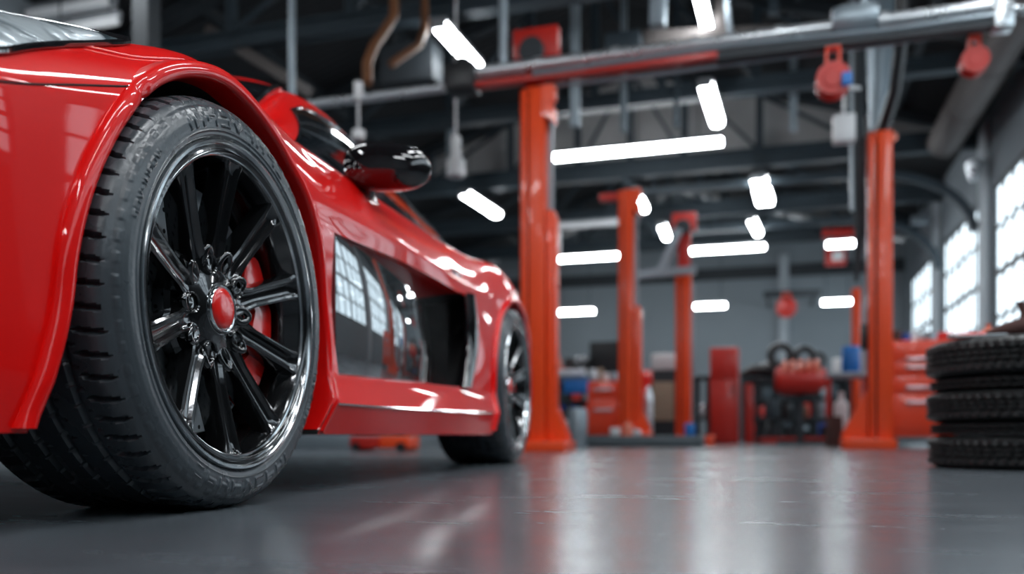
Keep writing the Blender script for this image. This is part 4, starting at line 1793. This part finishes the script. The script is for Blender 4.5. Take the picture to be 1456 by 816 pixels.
# ---- dark workbench in the centre right with an engine on it
t, zb2, c2, w2 = bench(1078, 1205, 536, 13.6, .8, 'long dark workbench against the back, right of the tall red locker', 'steel_dark', 'steel_dark')
mb = MB()
c = c2
mb.bb(c.x - w2 / 2, c.x + w2 / 2, c.y + .02, c.y + .05, 0, .10)
tag(mb.build('floor_rail', 'red_paint', None), 'low red rail on the floor along the dark workbench', 'rail')
t, zb3, c3, w3 = bench(985, 1010, 534, 13.4, .6, 'short dark workbench between the third post and the tall red locker', 'steel_dark', 'steel_dark')
q = W(999, 560, 13.5)
q.z = zb3 * .35 + .03
can(q, .22, .09, 'silver', 'silver bucket on the shelf of the short dark workbench', name='bucket', cat='bucket')
# engine
q = W(1138, 540, 12.7)
t = empty('engine', (q.x, q.y, .93))
tag(t, 'reddish engine block with dark wheels on a stand in front of the dark workbench', 'engine')
mb = MB()
mb.bb(-.05, .05, -.02, .08, -.89, -.12)
mb.bb(-.34, .34, -.02, .08, -.93, -.87)
mb.bb(-.34, -.26, -.25, .12, -.93, -.87)
mb.bb(.26, .34, -.25, .12, -.93, -.87)
mb.bb(-.2, .2, -.06, .1, -.24, -.20)
mb.build('stand', 'steel_dark', t)
mb = MB()
mb.tube([(-.36, -.1, -.02), (-.3, -.1, -.02), (-.28, -.1, .0), (.2, -.1, .02), (.24, -.1, .02), (.36, -.1, .03)], [.12, .2, .22, .22, .19, .12], 24)
mb.build('block', 'salmon' if False else 'red_paint', t, smooth=40)
for i in range(5):
    mb = MB()
    x = -.22 + i * .11
    mb.tube([(x, -.25, .08), (x, -.3, .2), (x, -.2, .26), (x, -.05, .22)], .035, 10)
    mb.build('intake_pipe', 'salmon', t, smooth=50)
for dx, r in ((-.28, .20), (.06, .17), (.25, .12)):
    mb = MB()
    mb.lathe([(r * .45, -.05), (r * .9, -.06), (r, 0), (r * .9, .06), (r * .45, .05)], 28, c=(dx, .05, .20 + r * .9), close=True)
    mb.build('pulley_wheel', 'black_plastic', t, smooth=40)
q = W(1078, 536, 13.6)
# car bonnet shaped dark cover left on the bench
mb = MB()
q = W(1087, 530, 13.9)
mb.tube([(q.x - .38, q.y, zb2 + .06), (q.x - .2, q.y, zb2 + .12), (q.x + .1, q.y, zb2 + .14), (q.x + .36, q.y, zb2 + .09)], [.04, .10, .13, .07], 16)
tag(mb.build('machine_cover', 'black_plastic', None, smooth=60), 'dark low machine cover at the left of the dark workbench', 'cover')
for px, m, lab, r in ((1081, 'silver', 'round silver gauge at the front left of the dark workbench', .07), (1107, 'beige_board', 'round tan gauge beside the silver gauge', .06)):
    q = W(px, 536, 13.95)
    q.z = zb2
    can(q, .13, r, m, lab, name='gauge', cat='gauge')
q = W(1196, 516, 13.8)
mb = MB()
mb.box((q.x, q.y, zb2 + .16), (.26, .2, .30))
tag(mb.build('storage_box', 'white_plastic', None, bevel=.02), 'white box at the right end of the dark workbench', 'box')
SHELF = [(1096, .30, .10, 'steel_blue', 'blue grey drum under the dark workbench, left'), (1118, .26, .09, 'black_plastic', 'black drum under the dark workbench, centre left'), (1141, .22, .09, 'brown_duct', 'brown drum under the dark workbench, centre'),
         (1168, .28, .08, 'steel_light', 'pale drum under the dark workbench, right'), (1186, .3, .09, 'steel_dark', 'dark drum under the dark workbench, far right')]
for px, h, r, m, lab in SHELF:
    q = W(px, HY, 14.0)
    q.z = zb2 * .35 + .03
    can(q, h, r, m, lab, name='drum', cat='drum')
    q2 = W(px + 6, HY, 13.9)
    q2.z = 0
    can(q2, h, r, 'steel_dark', lab.replace('drum under', 'oil tin on the floor under'), name='oil_tin', cat='tin')
# backdrop of dark shelving against the far wall
for k, (pa, pb, zt, lab) in enumerate(((1055, 1215, 1.55, 'dark low shelving against the back wall behind the engine'), (790, 960, 1.5, 'dark low shelving against the back wall behind the monitor'))):
    a, b = WY(pa, 500, YB - .6), WY(pb, 500, YB - .6)
    t = empty('shelving', ((a.x + b.x) / 2, YB - .35, 0))
    tag(t, lab, 'shelving')
    w_ = b.x - a.x
    for z in (.1, .55, 1.0, zt - .04):
        mb = MB()
        mb.bb(-w_ / 2, w_ / 2, -.25, .25, z, z + .04)
        mb.build('shelf', 'steel_dark', t, smooth=0)
    for sx in (-1, -.33, .33, 1):
        mb = MB()
        mb.bb(sx * w_ / 2 - .03, sx * w_ / 2 + .03, -.25, .25, 0, zt)
        mb.build('upright', 'steel_dark', t, smooth=0)
    mb = MB()
    mb.bb(-w_ / 2, w_ / 2, .25, .27, 0, zt)
    mb.build('back_panel', 'steel_dark', t, smooth=0)
    rnd = random.Random(3 + k)
    x = -w_ / 2 + .2
    names = ['grey', 'red', 'blue', 'black', 'pale']
    ms = ['steel_blue', 'red_paint', 'navy_plastic', 'black_plastic', 'steel_light']
    lv = 0
    for z in (.14, .59, 1.04):
        x = -w_ / 2 + .2
        while x < w_ / 2 - .2:
            i = rnd.randrange(5)
            h = rnd.uniform(.2, .34)
            mb = MB()
            ww = rnd.uniform(.16, .26)
            if any(abs(x - sx * w_ / 2) < ww / 2 + .05 for sx in (-1, -.33, .33, 1)):
                x += .06
                continue
            mb.bb(-ww / 2, ww / 2, -.15, .15, 0, h)
            mb.bb(-ww / 2 - .01, ww / 2 + .01, -.16, .16, h, h + .02)
            o = mb.build('parts_bin', ms[i], None, bevel=.01)
            o.location = (t.location.x + x, t.location.y, z)
            row = {.14: 'bottom', .59: 'middle', 1.04: 'upper'}[z]
            tag(o, 'parts bin in %s on the %s shelf of the %s' % (names[i], row, 'shelving behind the engine' if k == 0 else 'shelving behind the monitor'), 'bin', 'parts bins at the back, %s %s row' % (names[i], row) + (' behind the engine' if k == 0 else ' behind the monitor'))
            x += ww + rnd.uniform(.05, .25)

# ---- the bay left of the tall right post
q = W(1204, HY, 9.9)
t = empty('trolley', (q.x, q.y, 0))
tag(t, 'red open trolley with a grey tray just left of the tall right post', 'trolley')
mb = MB()
mb.bb(-.22, .22, -.2, .2, .78, .84)
mb.build('tray', 'steel_light', t, bevel=.01)
mb = MB()
mb.bb(-.22, .22, -.2, .2, .12, .2)
mb.build('shelf', 'red_paint', t, bevel=.01)
for sx in (-1, 1):
    for sy in (-1, 1):
        mb = MB()
        mb.bb(sx * .2 - .02, sx * .2 + .02, sy * .18 - .02, sy * .18 + .02, .0, .78)
        mb.build('leg', 'red_paint', t)
q2 = W(1210, HY, 9.85)
can(Vector((q2.x, q2.y, .84)), .30, .10, 'blue_plastic', 'blue drum on the grey tray of the red trolley', name='drum', cat='drum')
q2 = W(1196, HY, 9.85)
bottle(Vector((q2.x, q2.y, .2)), .42, .08, 'white_plastic', 'white bottle on the lower shelf of the red trolley')
q2 = W(1186, HY, 9.6)
can(Vector((q2.x, q2.y, 0)), .34, .09, 'rag_brown', 'brown bucket on the floor left of the red trolley', name='bucket', cat='bucket')

# ---- items on the orange cabinet
zc = W(0, 483, 8.65).z
items = [(1275, .11, .05, 'rag_brown', 'brown pot at the left corner of the orange cabinet'), (1286, .08, .06, 'navy_plastic', 'navy blue tin on the orange cabinet'),
         (1298, .09, .045, 'white_plastic', 'white pot beside the navy tin on the orange cabinet'), (1308, .08, .045, 'silver', 'silver pot in the middle of the orange cabinet'),
         (1322, .10, .07, 'steel_light', 'pale bowl towards the right of the orange cabinet')]
for px, h, r, m, lab in items:
    q = W(px, HY, 8.8)
    q.z = zc
    can(q, h, r, m, lab, name='pot', cat='pot')
q = W(1340, 478, 8.85)
t = empty('hand_drill', (q.x, q.y, zc))
tag(t, 'red hand tool lying at the right end of the orange cabinet', 'tool')
mb = MB()
mb.tube([(-.16, 0, .05), (-.05, 0, .055), (.05, 0, .06), (.14, 0, .05)], [.03, .04, .045, .02], 14)
mb.build('body', 'caliper_red', t, smooth=50)
mb = MB()
mb.tube([(.06, 0, .05), (.16, -.12, .02)], [.02, .02], 10)
mb.build('grip', 'black_plastic', t)


# ---- tyre stack
def stack_tyre(Ro, Ri, w_, N=240, blocks=60):
    prof = [(Ri, .02 * w_), (Ri + .02, -.0), (Ri + (Ro - Ri) * .6, .0 + .0), (Ro - .035, .02 * w_), (Ro - .012, .10 * w_)]
    tread = [(Ro, .16 * w_ + .68 * w_ * i / 14) for i in range(15)]
    top = [(r, w_ - z) for r, z in prof[::-1]]
    allp = [(r, z, 0) for r, z in prof] + [(r, z, 1) for r, z in tread] + [(r, z, 0) for r, z in top]
    vs = []
    m = len(allp)
    for k in range(N):
        a = 2 * PI * k / N
        for r, z, tr in allp:
            rr = r
            if tr:
                f = (z / w_ - .16) / .68
                for g in (.28, .5, .72):
                    if abs(f - g) < .04:
                        rr -= .010
                q = (a / (2 * PI) * blocks + abs(f - .5) * 1.3) % 1
                if q < .22:
                    rr -= .009
            vs.append((rr * math.cos(a), rr * math.sin(a), z))
    fs = []
    for k in range(N):
        k2 = (k + 1) % N
        for i in range(m):
            j = (i + 1) % m
            fs.append((k * m + i, k * m + j, k2 * m + j, k2 * m + i))
    mb = MB()
    mb.add(vs, fs)
    return mb


SD = 3.35
sc_ = W(1452, HY, SD + .0)
z = 0.0
for k, (h, Ro, lab) in enumerate(((.128, .325, 'thick black tyre at the bottom of the stack on the floor'), (.045, .322, 'thin black tyre second from the bottom of the stack'), (.122, .33, 'thick black tyre in the middle of the stack'),
                                  (.045, .322, 'thin black tyre second from the top of the stack'), (.145, .332, 'thick black tyre on top of the stack'))):
    o = stack_tyre(Ro, .20, h).build('tyre', 'old_rubber', None, smooth=30)
    o.location = (sc_.x + (.004 if k % 2 else -.003), sc_.y, z)
    o.rotation_euler = (0, 0, k * .7)
    tag(o, lab, 'tyre', 'tyres stacked at the right edge')
    z += h + .0015
zt = z
# things lying on the stack
mb = MB()
q = W(1402, 470, SD - .05)
mb.tube([(q.x - .13, q.y, zt + .014), (q.x - .05, q.y, zt + .016), (q.x + .10, q.y - .02, zt + .018)], [.010, .014, .008], 10)
o = mb.build('pliers', 'caliper_red', None, smooth=50)
tag(o, 'red handled tool lying on top of the tyre stack', 'tool')
q = W(1402, HY, SD - .02)
t = bottle(Vector((q.x + .03, q.y + .10, zt)), .075, .026, 'salmon', 'small salmon bottle standing on the tyre stack')
# brown glove hump with a salmon tip
q = W(1450, HY, SD)
t = empty('work_glove', (q.x, q.y - .0, zt))
tag(t, 'brown work glove with a salmon finger tip on the tyre stack at the right edge', 'glove')
mb = MB()
mb.tube([(-.14, -.12, .018), (-.08, -.12, .03), (.02, -.11, .05), (.10, -.10, .05), (.20, -.10, .04)], [.012, .028, .042, .045, .03], 14)
mb.build('palm', 'rag_brown', t, smooth=60)
for k, (dx, dy, h) in enumerate(((-.02, -.10, .09), (.02, -.09, .12), (.05, -.12, .10), (.08, -.09, .12))):
    mb = MB()
    mb.tube([(dx, dy, .05), (dx + .01, dy, .05 + h * .5), (dx - .005, dy, .05 + h)], [.014, .013, .010], 10)
    mb.build('finger', 'salmon' if k == 1 else 'rag_brown', t, smooth=60)
# flat dark tools
q = W(1380, HY, SD - .12)
mb = MB()
mb.bb(q.x - .06, q.x + .12, q.y - .015, q.y + .015, zt + .001, zt + .010)
mb.lathe([(0, 0), (.022, 0), (.022, .010), (0, .010)], 16, c=(q.x - .06, q.y, zt + .001), axis='Z')
tag(mb.build('spanner', 'silver', None, bevel=.002), 'steel spanner lying at the front of the tyre stack top', 'spanner')

# ---- seen under the car: trolley jack and far bay
q = W(548, HY, 7.2)
t = empty('trolley_jack', (q.x, q.y, 0))
tag(t, 'low red trolley jack on the floor seen under the car sill', 'jack')
mb = MB()
mb.bb(-.26, .0, -.14, .14, .02, .12)
mb.build('frame', 'red_paint', t, bevel=.01)
mb = MB()
mb.bb(.0, .26, -.12, .12, .02, .125)
mb.build('lifting_arm', 'orange_paint', t, bevel=.01)
for sx in (-.2, .2):
    mb = MB()
    mb.cyl((sx, -.16, .035), (sx, .16, .035), .035, n=20)
    mb.build('roller', 'black_plastic', t)
q = W(470, HY, 9.5)
mb = MB()
mb.bb(-.5, .45, -.3, .3, 0, .16)
mb.bb(-.5, .45, -.3, -.2, .16, .5)
o = mb.build('wheel_ramp', 'steel_light', None, bevel=.01)
o.location = (q.x, q.y, 0)
tag(o, 'pale grey ramp on the floor seen under the car left of the jack', 'ramp')

# ------------------------------------------------------------------ daylight and camera
wd = bpy.data.worlds.new('World')
bpy.context.scene.world = wd
wd.use_nodes = True
bg = wd.node_tree.nodes['Background']
bg.inputs[0].default_value = (0.86, 0.94, 1.0, 1)
bg.inputs[1].default_value = 1.9

cd = bpy.data.cameras.new('camera')
cam = bpy.data.objects.new('camera', cd)
COL.objects.link(cam)
cam.location = (0, 0, H)
cam.rotation_euler = (R(90), 0, PSI)
cd.sensor_width = 36
cd.lens = F / 1456 * 36
cd.shift_y = (HY - 408) / 1456
cd.clip_start = .02
cd.dof.use_dof = True
cd.dof.focus_distance = 1.42
cd.dof.aperture_fstop = 2.0
cd.dof.aperture_blades = 0
sc = bpy.context.scene
sc.camera = cam
sc.view_settings.view_transform = 'Standard'
sc.view_settings.look = 'None'
sc.view_settings.gamma = 1
sc.view_settings.exposure = 0.7
sc.view_settings.use_curve_mapping = False
sc.cycles.use_denoising = True
sc.cycles.max_bounces = 8
sc.cycles.diffuse_bounces = 4
sc.cycles.glossy_bounces = 4
sc.cycles.transparent_max_bounces = 8
sc.cycles.caustics_reflective = False
sc.cycles.caustics_refractive = False
sc.cycles.sample_clamp_indirect = 6.0
